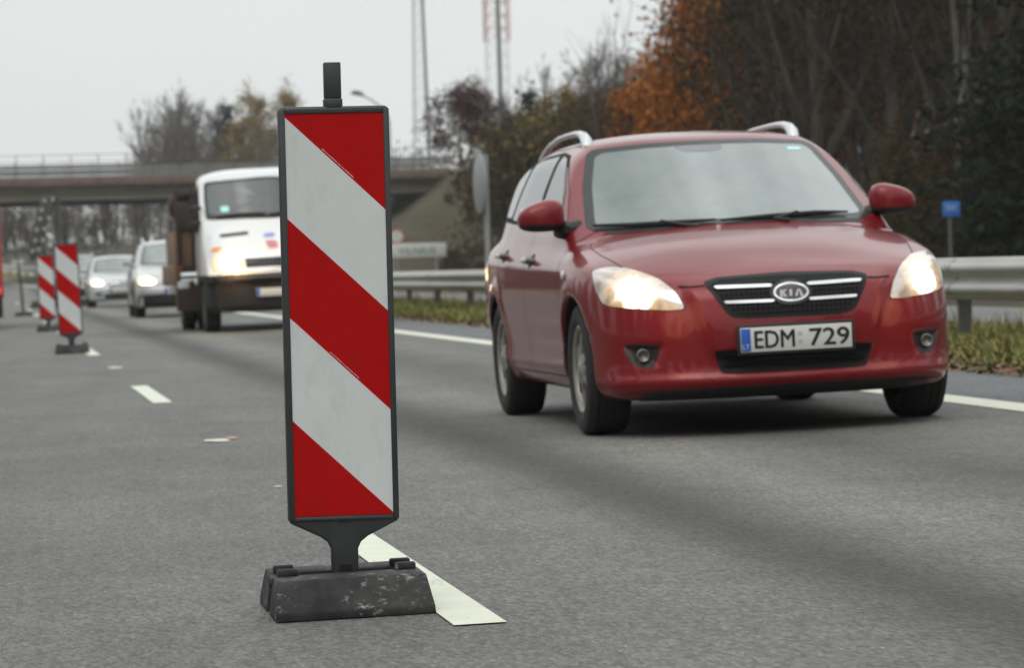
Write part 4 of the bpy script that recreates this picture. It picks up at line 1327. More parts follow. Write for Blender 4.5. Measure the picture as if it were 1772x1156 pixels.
M_SILVER = mat('silver_paint', (.46, .47, .47), .32, metal=.35, coat=1.0)
M_PALE = mat('white_silver_paint', (.44, .45, .45), .35, metal=.3, coat=1.0)
M_GREYP = mat('grey_paint', (.16, .17, .18), .35, metal=.35, coat=1.0)
LAMP2 = lamp_mat('lit_headlamp_far', (.60, .68), .15, .34, s0=14.0, white=(1.0, .9, .62), mid=.2, outer=.04)
def queue_car(kind, x, y, paint, label, sc=(1, 1, 1), cladding=False, rails=False):
    T = car_tables(kind)
    f = scaled(car_shell(T), *sc)
    root = empty(kind + '_car' if kind != 'estate' else 'estate_car', (x, y, CROSS * x + road_rise(y)), (0, -math.atan(CROSS), 0), label, 'car', 'vehicles queueing past the roadworks')
    sx, sy, sz = sc
    Ts = dict(T); Ts['axles'] = tuple(a * sy for a in T['axles']); Ts['tyre'] = T['tyre'] * sz; Ts['arch'] = T['arch'] * sz; Ts['hw'] = T['hw'] * sx; Ts['underz'] = .18 * sz
    body_mesh('body', f, (-.97 * sx, -.06, .1), (.97 * sx, 4.62 * sy, 1.52 * sz), .034, paint, root, Ts)
    Z = lambda pl: [(a * sx, b * sz) for a, b in pl]
    SY = lambda pl: [(a * sy, b * sz) for a, b in pl]
    pt = lambda nm, pl, ax, far, mt, par=root, **k: add_patch(nm, f, pl, ax, far, mt, par, **dict(dict(off=.006, n=60, rings=6), **k))
    for sg in (1, -1):
        hl = Z([(.42, .62), (.44, .70), (.60, .755), (.77, .755), (.80, .70), (.77, .62)])
        pt('headlight', hl if sg > 0 else mirror_poly(hl), 'front', 1.3, LAMP2, dome=.012, k=.3)
        fg = Z([(.5, .33), (.68, .34), (.68, .41), (.5, .41)])
        pt('fog_pocket', fg if sg > 0 else mirror_poly(fg), 'front', 1.3, M_DARK, k=.2)
    g_ = pt('grille', Z([(-.34, .70), (.34, .70), (.30, .57), (-.30, .57)]), 'front', .8, M_GBLACK, k=.15)
    for z in (.66, .615): pt('chrome_bar', Z([(-.32, z - .008), (.32, z - .008), (.32, z + .008), (-.32, z + .008)]), 'front', .8, M_CHROME, g_, off=.012, k=0)
    pt('lower_intake', Z([(-.45, .36), (.45, .36), (.40, .24), (-.40, .24)]), 'front', .8, M_UNDER, k=.1)
    if cladding:
        pt('bumper_cladding', Z([(-.80, .42), (0, .44), (.80, .42), (.80, .19), (-.80, .19)]), 'front', 1.2, M_DARK, k=.1, off=.01)
    plate(root, (0, -.02, .47 * sz), '', readable=False)
    w = pt('windscreen', Z([(-.68, .98), (0, .965), (.68, .98), (.62, 1.2), (.56, 1.345), (0, 1.375), (-.56, 1.345), (-.62, 1.2)]), 'front', 2.6, M_GBLACK, k=.14, rings=8, n=90, off=.003)
    pt('windscreen_glass', Z([(-.64, 1.0), (0, .985), (.64, 1.0), (.585, 1.2), (.53, 1.33), (0, 1.358), (-.53, 1.33), (-.585, 1.2)]), 'front', 2.6, M_GLASS, w, k=.14, rings=8, n=90, off=.007)
    rear_x = 3.9 if kind == 'estate' else 3.5
    for sg, nm in ((-1, 'left'), (1, 'right')):
        b_ = pt('side_window_band', SY([(1.5, 1.0), (1.95, 1.29), (2.25, 1.365), (3.0, 1.37), (rear_x - .35, 1.33), (rear_x, 1.12), (rear_x - .05, 1.05), (2.5, 1.02)]), nm, .3, M_GBLACK, k=.15, n=90, off=.003)
        for pl in ([(1.62, 1.03), (2.0, 1.28), (2.25, 1.34), (2.42, 1.345), (2.40, 1.04)], [(2.5, 1.045), (2.52, 1.345), (3.0, 1.345), (rear_x - .45, 1.31), (rear_x - .3, 1.07)]):
            pt('side_window', SY(pl), nm, .3, M_SIDEGLASS, b_, off=.009, k=.15)
        if rails:
            MB().tube([(sg * .56 * sx, 2.1 * sy, 1.38 * sz), (sg * .57 * sx, 2.2 * sy, 1.47 * sz), (sg * .55 * sx, 3.6 * sy, 1.43 * sz), (sg * .52 * sx, 3.7 * sy, 1.34 * sz)], .022, 8).build('roof_rail', M_SATIN, root, smooth=True)
        mb = MB(); mb.box((sg * .93 * sx, 1.55 * sy, 1.03 * sz), (.20, .11, .14))
        mb.tube([(sg * .74 * sx, 1.57 * sy, .985 * sz), (sg * .9 * sx, 1.56 * sy, 1.0 * sz)], .035, 8)
        mb.build('door_mirror', paint, root, bevel=.035, seg=3)
        for a in T['axles']:
            build_wheel('wheel', root, (sg * .755 * sx, a * sy, .31 * sz), .31 * sz, .205, sg, M_RIM, M_TYRE, M_UNDER, 5)
    MB().box((0, 2.2 * sy, .2 * sz), (1.2, 3.2 * sy, .06)).build('underbody', M_UNDER, root)
    return root
queue_car('estate', 2.62, 73.2, M_PALE, 'pale silver high estate car with dark lower bumper behind the flatbed truck', (1.0, 1.02, 1.085), True, True)
queue_car('saloon', 2.50, 103.2, M_SILVER, 'silver saloon with a glaring headlamp, third from last in the queue', (1, 1, 1.015))
queue_car('estate', 1.98, 128.0, M_GREYP, 'grey high estate car at the back of the queue half hidden by a marker board', (1.0, 1.02, 1.17), True, True)

def flatbed_truck():
    X, Y0 = 2.86, 51.1
    root = empty('flatbed_truck', (X, Y0, CROSS * X), (0, -math.atan(CROSS), 0), 'white recovery truck with flat bed and lit headlamp half hidden by the striped board', 'truck', 'vehicles queueing past the roadworks')
    T = dict(len=2.35, hw=.985, tyre=.34, arch=.40, axles=(.98,), crown=(.10, 2.6), ks=.10, kf=.08, kr=.07, kb=.05, flare=.02,
        hood=[(0, .98), (.1, 1.10), (.3, 1.32), (.55, 1.52), (.75, 1.60), (1.2, 1.62), (2.4, 1.62)],
        side=[(.2, .93), (.4, .97), (.8, .995), (1.1, 1.0), (1.4, .985), (1.6, .96), (1.8, .92)],
        plan=[(0, .04), (.4, .01), (.8, 0), (2.4, 0)],
        front=[(0, 0), (.3, .012), (.5, .04), (.7, .11), (.82, .2), (.9, .32), (.95, .5), (1.05, 1.3), (1.3, 4)],
        nose=[(0, .16), (.25, .08), (.36, .01), (.6, 0), (.82, .01), (.9, .03), (1.0, .07), (1.15, .15), (1.3, .3), (1.5, .6), (2.0, 1.5)],
        tail=[(0, 0), (3, 0)], bot=[(0, .26), (1, .36), (2.4, .4)],
        roof=[(.6, 2.22), (1.1, 2.28), (1.5, 2.32), (2.0, 2.34), (2.5, 2.33)], rc=(.02, 4),
        gh=[(1.2, 1.0), (1.6, .985), (1.9, .965), (2.15, .945), (2.4, .92)], ghp=[(.5, .05), (1.0, .01), (1.5, 0), (2.4, .02)],
        wind=(1.58, .60, .80, .16), rear=(2.3, 2.33, 0.0, 0.0), underz=.80)
    f = car_shell(T)
    M_WP = mat('white_truck_paint', (.72, .73, .73), .35, coat=.8)
    body_mesh('cab', f, (-1.08, -.06, .22), (1.08, 2.42, 2.42), .036, M_WP, root, T)
    pt = lambda nm, pl, ax, far, mt, par=root, **k: add_patch(nm, f, pl, ax, far, mt, par, **dict(dict(off=.006, n=60, rings=7), **k))
    LT = lamp_mat('lit_truck_headlamp', (.66, .97), .12, .36, s0=12.0, warm=(1.0, .66, .20), white=(1.0, .86, .5), mid=.22, outer=.07)
    for sg in (1, -1):
        hl = [(.44, .86), (.44, 1.02), (.60, 1.09), (.82, 1.10), (.86, .98), (.84, .87)]
        lamp_spill(pt('headlight', hl if sg > 0 else mirror_poly(hl), 'front', 1.2, LT, dome=.015, k=.3), (sg * .64, -.22, .96), 13.0, (1.0, .60, .22), .12)
    pt('bumper', [(-.96, .80), (0, .81), (.96, .80), (.95, .30), (-.95, .30)], 'front', 1.3, mat('truck_bumper', (.016, .012, .010), .6), k=.1, off=.015, n=80)
    g_ = pt('grille', [(-.42, 1.06), (.42, 1.06), (.40, .86), (-.40, .86)], 'front', .8, M_GBLACK, k=.1)
    for z in (1.045, .87): pt('chrome_bar', [(-.41, z - .018), (.41, z - .018), (.41, z + .018), (-.41, z + .018)], 'front', .8, M_SATIN, g_, off=.016, k=0)
    pt('bonnet_vent', [(-.72, 1.385), (-.32, 1.41), (-.32, 1.365), (-.72, 1.34)], 'front', 1.4, M_DARK, k=.1)
    pt('bonnet_emblem', [(-.10, 1.27), (.06, 1.26), (.08, 1.16), (-.06, 1.15)], 'front', 1.4, mat('emblem_red', (.55, .20, .22), .5), k=.3)
    pt('bonnet_emblem', [(-.12, 1.36), (.04, 1.38), (.05, 1.32), (-.10, 1.31)], 'front', 1.4, mat('emblem_blue', (.25, .28, .62), .5), k=.3)
    plate(root, (-.02, -.05, .54), '', readable=False)
    w = pt('windscreen', [(-.88, 1.60), (0, 1.585), (.88, 1.60), (.88, 1.9), (.86, 2.15), (0, 2.19), (-.86, 2.15), (-.88, 1.9)], 'front', 2.0, M_GBLACK, k=.12, n=90)
    pt('windscreen_glass', [(-.83, 1.66), (0, 1.645), (.83, 1.66), (.835, 1.9), (.82, 2.11), (0, 2.15), (-.82, 2.11), (-.835, 1.9)], 'front', 2.0, mat('truck_glass', (.05, .055, .055), .08, ior=1.8), w, k=.14, n=90, off=.010)
    pt('windscreen_sticker', [(-.66, 1.70), (-.55, 1.70), (-.55, 1.78), (-.66, 1.78)], 'front', 2.0, MATS['sticker_teal'], w, k=.2, off=.014)
    wp = MB()
    for xa, xb in ((-.75, -.05), (.0, .7)):
        Q = np.array([[xa, 1.625], [(xa + xb) / 2, 1.65], [xb, 1.64]])
        A = np.stack([Q[:, 0], np.full(3, -.5), Q[:, 1]], 1); B = A.copy(); B[:, 1] = 2
        V = project(f, A, B) + np.array([0, -.03, .02])
        MB().tube([tuple(v) for v in V], .014, 6).build('wiper', M_DARK, w)
    for sg, nm in ((-1, 'left'), (1, 'right')):
        pt('side_window', [(.98, 1.52), (1.15, 1.85), (1.35, 2.08), (2.0, 2.1), (2.05, 1.45), (1.3, 1.42)], nm, .3, M_SIDEGLASS, k=.2, off=.006)
        m_ = MB(); m_.box((sg * 1.20, .92, 1.68), (.20, .10, .36)); m_.tube([(sg * .93, .95, 1.58), (sg * 1.13, .93, 1.55)], .03, 8); m_.tube([(sg * .93, .98, 1.78), (sg * 1.13, .93, 1.78)], .03, 8)
        m_.build('door_mirror', M_DARK, root, bevel=.03)
        build_wheel('wheel', root, (sg * .86, .98, .34), .34, .215, sg, mat('steel_rim', (.10, .10, .095), .6), M_TYRE, M_UNDER, 5)
        build_wheel('wheel', root, (sg * 1.02, 4.2, .34), .34, .20, sg, MATS['steel_rim'], M_TYRE, M_UNDER, 5)
        build_wheel('wheel', root, (sg * .78, 4.2, .34), .34, .20, sg, MATS['steel_rim'], M_TYRE, M_UNDER, 5)
        pt('fender_light', [(.30, 1.14), (.40, 1.14), (.40, 1.2), (.30, 1.2)], nm, .3, mat('amber_lens', (.75, .28, .03), .2), k=.2)
    ar = mat('bed_brown', (.20, .115, .055), .7, noise=(3, .3, (.13, .08, .045)))
    dk = mat('bed_dark', (.035, .022, .018), .7)
    rd = mat('bed_red', (.36, .09, .06), .6)
    wh = mat('bed_white', (.58, .58, .55), .5)
    for sg in (-1, 1):
        MB().box((sg * .42, 4.6, .66), (.10, 4.9, .20)).build('chassis_rail', M_UNDER, root, bevel=.01)
    MB().box((0, 4.85, .93), (2.30, 4.7, .12)).build('deck', dk, root, bevel=.012)
    hb = MB(); 
    hb.box((0, 2.55, 1.26), (2.5, .06, .56)); hb.build('headboard', ar, root, bevel=.01)
    fr = MB()
    for sx in (-1.2, -.98, .98, 1.2): fr.box((sx, 2.5, 1.55), (.07, .07, 1.1))
    fr.box((0, 2.5, 2.02), (2.47, .08, .08)); fr.box((0, 2.5, 1.56), (2.47, .08, .07))
    fr.build('headboard_frame', dk, root, bevel=.008)
    MB().box((-1.09, 2.48, 1.66), (.30, .05, .30)).build('mesh_guard', dk, root)
    dr = MB(); disc(dr, (-1.13, 1.84), .19, .19, 2.52, 2.86); dr.build('cable_drum', mat('drum_maroon', (.05, .018, .016), .6), root, bevel=.02)
    for sg in (-1, 1):
        MB().box((sg * 1.14, 4.9, 1.24), (.05, 4.5, .52)).build('drop_side', ar, root, bevel=.01)
        MB().box((sg * 1.23, 4.6, .84), (.10, 3.7, .30)).build('side_skirt', ar, root, bevel=.02)
        MB().box((sg * 1.17, 2.60, 1.22), (.08, .10, .62)).build('corner_post', rd, root, bevel=.01)
        MB().box((sg * 1.12, 2.85, .52), (.26, .60, .44)).build('tool_box', dk, root, bevel=.02)
        for z in (.66, .40):
            q = MB(); q.box((sg * 1.16, 2.54, z), (.17, .05, .15)); q.build('side_guard', wh, root, bevel=.01)
        MB().box((sg * 1.0, 4.2, .80), (.5, .95, .04)).build('mudguard', M_UNDER, root, bevel=.01)
        MB().box((sg * 1.08, 2.45, .47), (.36, .03, .34)).build('mud_flap', dk, root)
    MB().box((0, 7.18, .62), (2.3, .08, .14)).build('rear_bar', wh, root, bevel=.01)
    return root
flatbed_truck()

def works_lorry():
    X, Y0 = -2.12, 67.6
    root = empty('works_lorry', (X, Y0, CROSS * X), (0, -math.atan(CROSS), 0), 'red and cream works lorry at the very left edge of the picture', 'lorry')
    rd = mat('lorry_red', (.42, .035, .03), .45, coat=.3); cr = mat('lorry_cream', (.50, .44, .38), .5)
    MB().box((0, 2.6, 1.50), (2.36, 4.9, 1.66)).build('box_body', cr, root, bevel=.03)
    fr = MB()
    for sx in (-1, 1): fr.box((sx * 1.18, .10, 1.45), (.14, .10, 1.76))
    fr.box((0, .10, 2.30), (2.48, .10, .10)); fr.box((0, .10, .64), (2.48, .10, .16))
    fr.build('rear_frame', rd, root, bevel=.012)
    for sx in (-1, 1): MB().box((sx * 1.185, 2.6, .86), (.03, 4.9, .34)).build('side_stripe', rd, root)
    for sx in (-.57, .57): MB().box((sx, .13, 1.45), (1.10, .06, 1.55)).build('rear_door', cr, root, bevel=.015)
    MB().box((0, 3.2, .50), (.9, 5.6, .22)).build('chassis', M_UNDER, root, bevel=.02)
    for sx in (-1, 1):
        MB().box((sx * 1.08, .03, .70), (.26, .05, .13)).build('tail_light', mat('tail_lamp_red', (.5, .02, .02), .3, emit=(1, .10, .06), estr=.6), root, bevel=.01)
        MB().box((sx * 1.0, .30, .42), (.44, .03, .42)).build('mud_flap', M_UNDER, root)
        build_wheel('wheel', root, (sx * 1.0, 1.25, .38), .38, .24, sx, M_RIM, M_TYRE, M_UNDER, 6)
        build_wheel('wheel', root, (sx * 1.0, 5.9, .38), .38, .24, sx, M_RIM, M_TYRE, M_UNDER, 6)
    cb = MB(); cb.prism([(5.15, .45), (6.95, .45), (7.0, 1.1), (6.85, 1.35), (6.55, 2.2), (5.15, 2.3)], 'x', -1.12, 1.12); cb.build('cab', rd, root, bevel=.06, seg=3)
    for sx in (-1, 1): MB().box((sx * 1.122, 5.95, 1.75), (.012, .95, .55)).build('side_window', M_SIDEGLASS, root, bevel=.003)
    return root
works_lorry()

# ------------------------------------------------------------------ overpass
M_CONC = mat('bridge_concrete', (.11, .105, .09), .9, noise=(.7, .2, (.075, .07, .06)), bump=(6, .4, .02))
M_CONCD = mat('girder_concrete', (.30, .275, .22), .9, noise=(.5, .2, (.22, .20, .16)))
M_FASC = mat('fascia_rust', (.12, .080, .065), .9, noise=(1.1, .12, (.17, .12, .095)))
br = empty('overpass', (0, 200, 0), (0, 0, 0), 'concrete road overpass with stained edge beam and railing crossing behind the queue', 'bridge')
XL, XR = -30.0, 24.5
def beam(name, x0, x1, y0, y1, z0, z1, mt, par=br, bev=.03):
    return MB().box(((x0 + x1) / 2, (y0 + y1) / 2, (z0 + z1) / 2), (x1 - x0, y1 - y0, z1 - z0)).build(name, mt, par, bevel=bev)
beam('deck_slab', XL - 40, XR + 1, .3, 11.7, 6.0, 6.32, M_CONC)
for yy in (.9, 4.0, 7.2, 10.3):
    q = MB()
    q.prism([(yy, 5.22), (yy + .7, 5.22), (yy + .7, 5.42), (yy + .48, 5.55), (yy + .48, 6.0), (yy + .22, 6.0), (yy + .22, 5.55), (yy, 5.42)], 'x', XL, XR - .4)
    q.build('girder', M_CONCD, br, bevel=.02)
    beam('girder_foot', XL, XR - .4, yy - .04, yy + .74, 5.10, 5.22, mat('girder_shadow_strip', (.05, .047, .042), .9), br, 0)  # dark bar below each girder: shade put into its colour
for y0 in (-.1, 11.5):
    beam('edge_beam', XL - 40, XR + 1, y0, y0 + .5, 5.98, 6.44, M_FASC)
    rl = MB()
    for z in (6.78, 6.98): rl.box(((XL + XR) / 2 - 20, y0 + .35, z), (XR - XL + 40, .06, .16))
    rl.build('guard_rail', mat('bridge_rail_grey', (.17, .17, .16), .6), br)
    rt_ = MB(); rt_.box(((XL + XR) / 2 - 20, y0 + .35, 7.12), (XR - XL + 40, .10, .07)); rt_.build('rail_cap', mat('bridge_rail_dark', (.035, .035, .033), .6), br)
    MB().box(((XL + XR) / 2 - 20, y0 + .2, 7.68), (XR - XL + 40, .03, .03)).build('handrail', MATS['post_grey'], br)
    pm = None
    for x in np.arange(XL - 8, XR, 1.48):
        if pm is None:
            pm = MB().box((0, 0, 7.05), (.045, .045, 1.26)).build('rail_post', MATS['post_grey'], br); o = pm
        else:
            o = pm.copy(); COL.objects.link(o); o.parent = br
        o.location = (x, y0 + .2, 0)
q = MB(); q.prism([(XR - .4, 5.1), (XR - .4, 6.0), (XR + 1, 6.0), (XR + 1, 2.5), (XR - .4, 4.9)], 'y', -.2, 12.2); q.build('abutment', M_CONC, br, bevel=.02)
q = MB(); q.prism([(15.6, .1), (XR - .4, 5.35), (XR - .2, 4.9), (16.2, -.6)], 'y', -8.0, 9.0); q.build('paved_slope', mat('slope_paving', (.30, .29, .26), .85, noise=(.8, .2, (.24, .23, .205))), br)
q = MB(); q.prism([(-22.4, .1), (XL + .4, 5.35), (XL, 4.9), (-23, -.6)], 'y', -5.5, 9.0); q.build('paved_slope', MATS['slope_paving'], br)
beam('abutment', XL - 1.4, XL + .3, -.2, 12.2, 2.5, 5.0, M_CONC)

# embankments carrying the side road
def embank(name, xs, sgn, toe, top_x):
    V = []; F = []
    ys = np.linspace(172, 240, 30)
    for x in xs:
        for y in ys:
            e = min(1.0, max(0.0, (sgn * (x - toe)) / abs(top_x - toe)))
            h1 = max(0, min(1, (y - 175) / 17.0)); h2 = max(0, min(1, (236 - y) / 20.0))
            h = 6.25 * min(e, h1, h2)
            if 192 < y < 209 and sgn * (x - toe) < abs(top_x - toe): h -= .25
            V.append((x, y, h + .05 + .18 * math.sin(x * 1.3 + y * .7) * (1 if 0 < h < 6.2 else .2)))
    n = len(ys)
    for i in range(len(xs) - 1):
        F += [(i * n + j, i * n + j + 1, (i + 1) * n + j + 1, (i + 1) * n + j) for j in range(n - 1)]
    o = mesh_obj(name, V, F, mat('embankment_turf', (.050, .047, .019), .95, noise=(.55, .12, (.050, .034, .017)), bump=(2.2, 1, .5)), None, None, True)
    o['kind'] = 'structure'
embank('embankment', np.r_[np.linspace(15, 26, 14), np.linspace(28, 160, 34)], 1, 15.4, 24.2)
embank('embankment', np.r_[np.linspace(-160, -34, 30), np.linspace(-32, -21, 12)], -1, -22.4, -30.2)

# lamp on the side road, and two masts far behind
lp = empty('street_lamp', (24.9, 236, 4.0), (0, 0, 0), 'grey street lamp with curved arm beyond the overpass', 'street lamp')
MB().tube([(0, 0, -3), (0, 0, 6.6), (-.12, 0, 7.15), (-.45, 0, 7.55), (-1.0, 0, 8.0), (-1.7, 0, 8.38)], [.13, .09, .08, .07, .06, .06], 8).build('pole', M_SPOST, lp, smooth=True)
q = MB(); q.tube([(-1.6, 0, 8.36), (-1.85, 0, 8.50), (-2.2, 0, 8.56), (-2.45, 0, 8.52)], [.08, .16, .17, .07], 10); q.build('lamp_head', mat('lamp_head_grey', (.11, .12, .12), .5), lp, smooth=True)

def lattice(root, name, hw0, hw1, z0, z1, n, r, mt, tri=False, mats=None):
    ks = 3 if tri else 4
    for k in range(ks):
        pass
    mb = MB()
    def P(k, t):
        h = hw0 + (hw1 - hw0) * t
        a = 2 * math.pi * k / ks + math.pi / 4
        return Vector((h * 1.414 * math.cos(a), h * 1.414 * math.sin(a), z0 + (z1 - z0) * t))
    for k in range(ks):
        mb.tube([P(k, 0), P(k, 1)], r, 5)
        for i in range(n):
            mb.tube([P(k, i / n), P((k + 1) % ks, (i + 1) / n)], r * .45, 4)
            mb.tube([P(k, (i + 1) / n), P((k + 1) % ks, (i + 1) / n)], r * .4, 4)
    return mb.build(name, mt, root)
m1 = empty('lattice_mast', (52.55, 450, 0), (0, 0, 0), 'slender pale grey lattice mast tapering upwards left of the other mast', 'mast')
lattice(m1, 'tower', 1.15, .10, 4, 64, 40, .055, mat('mast_pale', (.34, .36, .36), .6))
MB().tube([(.95, -1.0, 4), (.36, -.35, 40), (.1, 0, 66)], [.22, .16, .1], 6).build('feeder_column', mat('mast_grey', (.16, .18, .18), .6), m1, smooth=True)
m2 = empty('lattice_mast', (62.3, 450, 0), (0, 0, 0), 'lattice mast with a red and white section and dark central column', 'mast')
lattice(m2, 'lower_section', 1.30, 1.30, 4, 29.2, 16, .05, mat('mast_white', (.60, .60, .60), .6))
lattice(m2, 'red_section', 1.42, 1.42, 29.2, 44, 9, .10, mat('mast_red', (.48, .24, .24), .6))
lattice(m2, 'upper_section', 1.30, 1.30, 44, 58, 9, .05, MATS['mast_white'])
MB().tube([(.25, -1, 2), (.1, -1, 30), (-.1, -1, 60)], [.36, .30, .24], 6).build('feeder_column', MATS['mast_grey'], m2, smooth=True)

# ------------------------------------------------------------------ trees
def skeleton(seed, H, r0, spread=.6, levels=4, kids=(9, 6, 5, 4), ratio=.62, first=.3, upright=.55, gnarl=.12, lean=(0, 0), taper=.35, forks=0):
    r = np.random.default_rng(seed)
    segs = []; tips = []
    def grow(p, d, L, rad, lv):
        n = 6 if lv == 0 else (4 if lv == 1 else 2)
        pts = [p]; dirs = [d]
        for i in range(n):
            d = d + r.normal(size=3) * gnarl * (0.45 if lv == 0 else 1)
            if lv > 0: d = d + np.array([0, 0, upright * .25])
            d = d / np.linalg.norm(d)
            p = p + d * L / n
            pts.append(p); dirs.append(d)
        rr = [rad * (1 - (1 - taper) * i / n) for i in range(n + 1)]
        for i in range(n): segs.append((pts[i], pts[i + 1], rr[i], rr[i + 1], lv))
        if lv >= levels - 1:
            tips.append((pts[-1], dirs[-1])); tips.append((pts[-1] * .5 + pts[-2] * .5, dirs[-1]))
            return
        k = kids[lv]
        for j in range(k):
            t = first + (1 - first) * (j + r.uniform(0, 1)) / k if lv == 0 else r.uniform(.25, 1)
            q = t * n; i = min(int(q), n - 1); a = q - i
            b = pts[i] * (1 - a) + pts[i + 1] * a
            ang = r.uniform(0, 2 * math.pi) if lv else j * 2.4 + r.uniform(-.5, .5)
            dd = dirs[i + 1]
            u = np.cross(dd, [1, .2, .1]); u /= np.linalg.norm(u); w = np.cross(dd, u)
            s = spread * r.uniform(.75, 1.25)
            nd = dd * math.cos(s) + (u * math.cos(ang) + w * math.sin(ang)) * math.sin(s)
            l = L * ratio * r.uniform(.7, 1.15) * ((1.15 - .55 * (t - first) / (1 - first)) if lv == 0 else 1)
            grow(b, nd, l, max(rr[i + 1] * .62, .013), lv + 1)
        if lv > 0: tips.append((pts[-1], dirs[-1]))
    grow(np.zeros(3), np.array([lean[0], lean[1], 1.0]), H * .82, r0, 0)
    return segs, tips
def tubes(segs, sides):
    V = []; F = []
    a = np.arange(sides) * 2 * math.pi / sides
    P0 = np.array([s[0] for s in segs]); P1 = np.array([s[1] for s in segs]); R0 = np.array([s[2] for s in segs]); R1 = np.array([s[3] for s in segs])
    D = P1 - P0; D /= np.maximum(np.linalg.norm(D, axis=1, keepdims=True), 1e-9)
    U = np.cross(D, np.where(np.abs(D[:, 2:3]) < .9, [[0, 0, 1.]], [[1., 0, 0]])); U /= np.linalg.norm(U, axis=1, keepdims=True)
    W = np.cross(D, U)
    ring = U[:, None] * np.cos(a)[None, :, None] + W[:, None] * np.sin(a)[None, :, None]
    A = P0[:, None] + ring * R0[:, None, None]; B = P1[:, None] + ring * R1[:, None, None]
    V = np.concatenate([A, B], 1).reshape(-1, 3)
    n = len(segs)
    k = np.arange(sides); k2 = (k + 1) % sides
    f = np.stack([k, k2, sides + k2, sides + k], 1)
    F = (f[None] + (np.arange(n) * 2 * sides)[:, None, None]).reshape(-1, 4)
    return V, F
def leaf_cards(pts, n_each, rad, size, seed, flat=.0, squash=1.0):
    r = np.random.default_rng(seed)
    c = np.repeat(np.array(pts), n_each, 0)
    n = len(c)
    P = c + r.normal(size=(n, 3)) * rad * np.array([1, 1, squash])
    A = r.normal(size=(n, 3)); A /= np.linalg.norm(A, axis=1, keepdims=True)
    B = np.cross(A, r.normal(size=(n, 3))); B /= np.linalg.norm(B, axis=1, keepdims=True)
    s = r.uniform(size[0], size[1], n)[:, None]
    V = np.stack([P - A * s, P - B * s * .62, P + A * s, P + B * s * .62], 1).reshape(-1, 3)
    return V, np.arange(4 * n).reshape(-1, 4), np.repeat(r.uniform(0, 1, len(pts)), n_each) * .7 + r.uniform(0, 1, n) * .3
def tree_proto(name, seed, bark, twig, leaf_mats=None, n_leaf=0, leaf=(.05, .11), lrad=.35, keep=1.0, trunk_lv=2, **kw):
    segs, tips = skeleton(seed, **kw)
    root = empty(name)
    big = [s for s in segs if s[4] < trunk_lv]; small = [s for s in segs if s[4] >= trunk_lv]
    V, F = tubes(big, 7)
    mesh_obj('trunk', V, F, bark, root, None, True)
    Vs = []; Fs = []; Ms = []; off = 0
    mats = [twig] + (leaf_mats or [])
    if small:
        V, F = tubes(small, 3)
        Vs.append(V); Fs.append(F); Ms.append(np.zeros(len(F), np.int32)); off = len(V)
    if n_leaf:
        r = np.random.default_rng(seed + 50)
        pts = np.array([t[0] for t in tips])
        pts = pts[r.uniform(0, 1, len(pts)) < keep]
        V, F, q = leaf_cards(pts, n_leaf, lrad, leaf, seed + 9)
        Vs.append(V); Fs.append(F + off); Ms.append(1 + np.minimum((q * len(leaf_mats)).astype(np.int32), len(leaf_mats) - 1))
    if Vs:
        mesh_obj('crown', np.concatenate(Vs), np.concatenate(Fs), mats, root, np.concatenate(Ms))
    return root
def conifer_proto(name, seed, H, Rm, bark, mats, dens=1.0):
    r = np.random.default_rng(seed)
    root = empty(name)
    V, F = tubes([(np.array([0, 0, H * i / 6]), np.array([0, 0, H * (i + 1) / 6]), .16 * (1 - i / 6) + .01, .16 * (1 - (i + 1) / 6) + .01, 0) for i in range(6)], 7)
    mesh_obj('trunk', V, F, bark, root, None, True)
    pts = []; segs = []
    z = H * .06
    while z < H * .985:
        t = (z / H)
        L = Rm * (1 - t) ** .85 * r.uniform(.8, 1.12) + .08
        k = int(6 + 4 * (1 - t))
        for j in range(k):
            a = r.uniform(0, 6.283); l = L * r.uniform(.65, 1.1)
            d = np.array([math.cos(a), math.sin(a), -.28 - .2 * (1 - t)])
            e = np.array([0, 0, z]) + d * l + np.array([0, 0, .12 * l])
            segs.append((np.array([0, 0, z]), e, .025, .006, 1))
            for q in np.linspace(.25, 1, max(2, int(l * 3.0 * dens))):
                pts.append(np.array([0, 0, z]) + (e - np.array([0, 0, z])) * q)
        z += r.uniform(.28, .42) * (1 if H < 14 else 1.25)
    V1, F1 = tubes(segs, 3)
    V2, F2, q = leaf_cards(pts, 9, .19, (.06, .14), seed, squash=.5)
    mi = np.r_[np.zeros(len(F1), int), 1 + np.minimum((q * len(mats)).astype(int), len(mats) - 1)]
    mesh_obj('crown', np.concatenate([V1, V2]), np.concatenate([F1, F2 + len(V1)]), [bark] + mats, root, mi.astype(np.int32))
    return root

BK_DARK = mat('bark_dark', (.046, .036, .026), .9, noise=(4, .25, (.078, .064, .046)), bump=(12, .8, .02))
BK_BIRCH = mat('bark_birch', (.30, .29, .26), .8, noise=(2.2, .12, (.05, .045, .04)))
BK_GREY = mat('bark_grey', (.066, .055, .042), .9, noise=(3, .25, (.045, .038, .030)))
TW_BROWN = mat('twig_brown', (.055, .039, .027), .9, spec=.1)
TW_GREY = mat('twig_grey', (.12, .105, .10), .9, spec=.1)
TW_DARK = mat('twig_dark', (.046, .031, .018), .9, spec=.1)
def leafm(n, c): return mat(n, c, .8, spec=.12)
OR = [leafm('leaf_orange_deep', (.24, .062, .010)), leafm('leaf_orange', (.36, .115, .016)), leafm('leaf_amber', (.42, .165, .028)), leafm('leaf_brown_red', (.13, .034, .010))]
YE = [leafm('leaf_yellow', (.28, .19, .045)), leafm('leaf_ochre', (.20, .125, .03)), leafm('leaf_olive', (.09, .078, .026))]
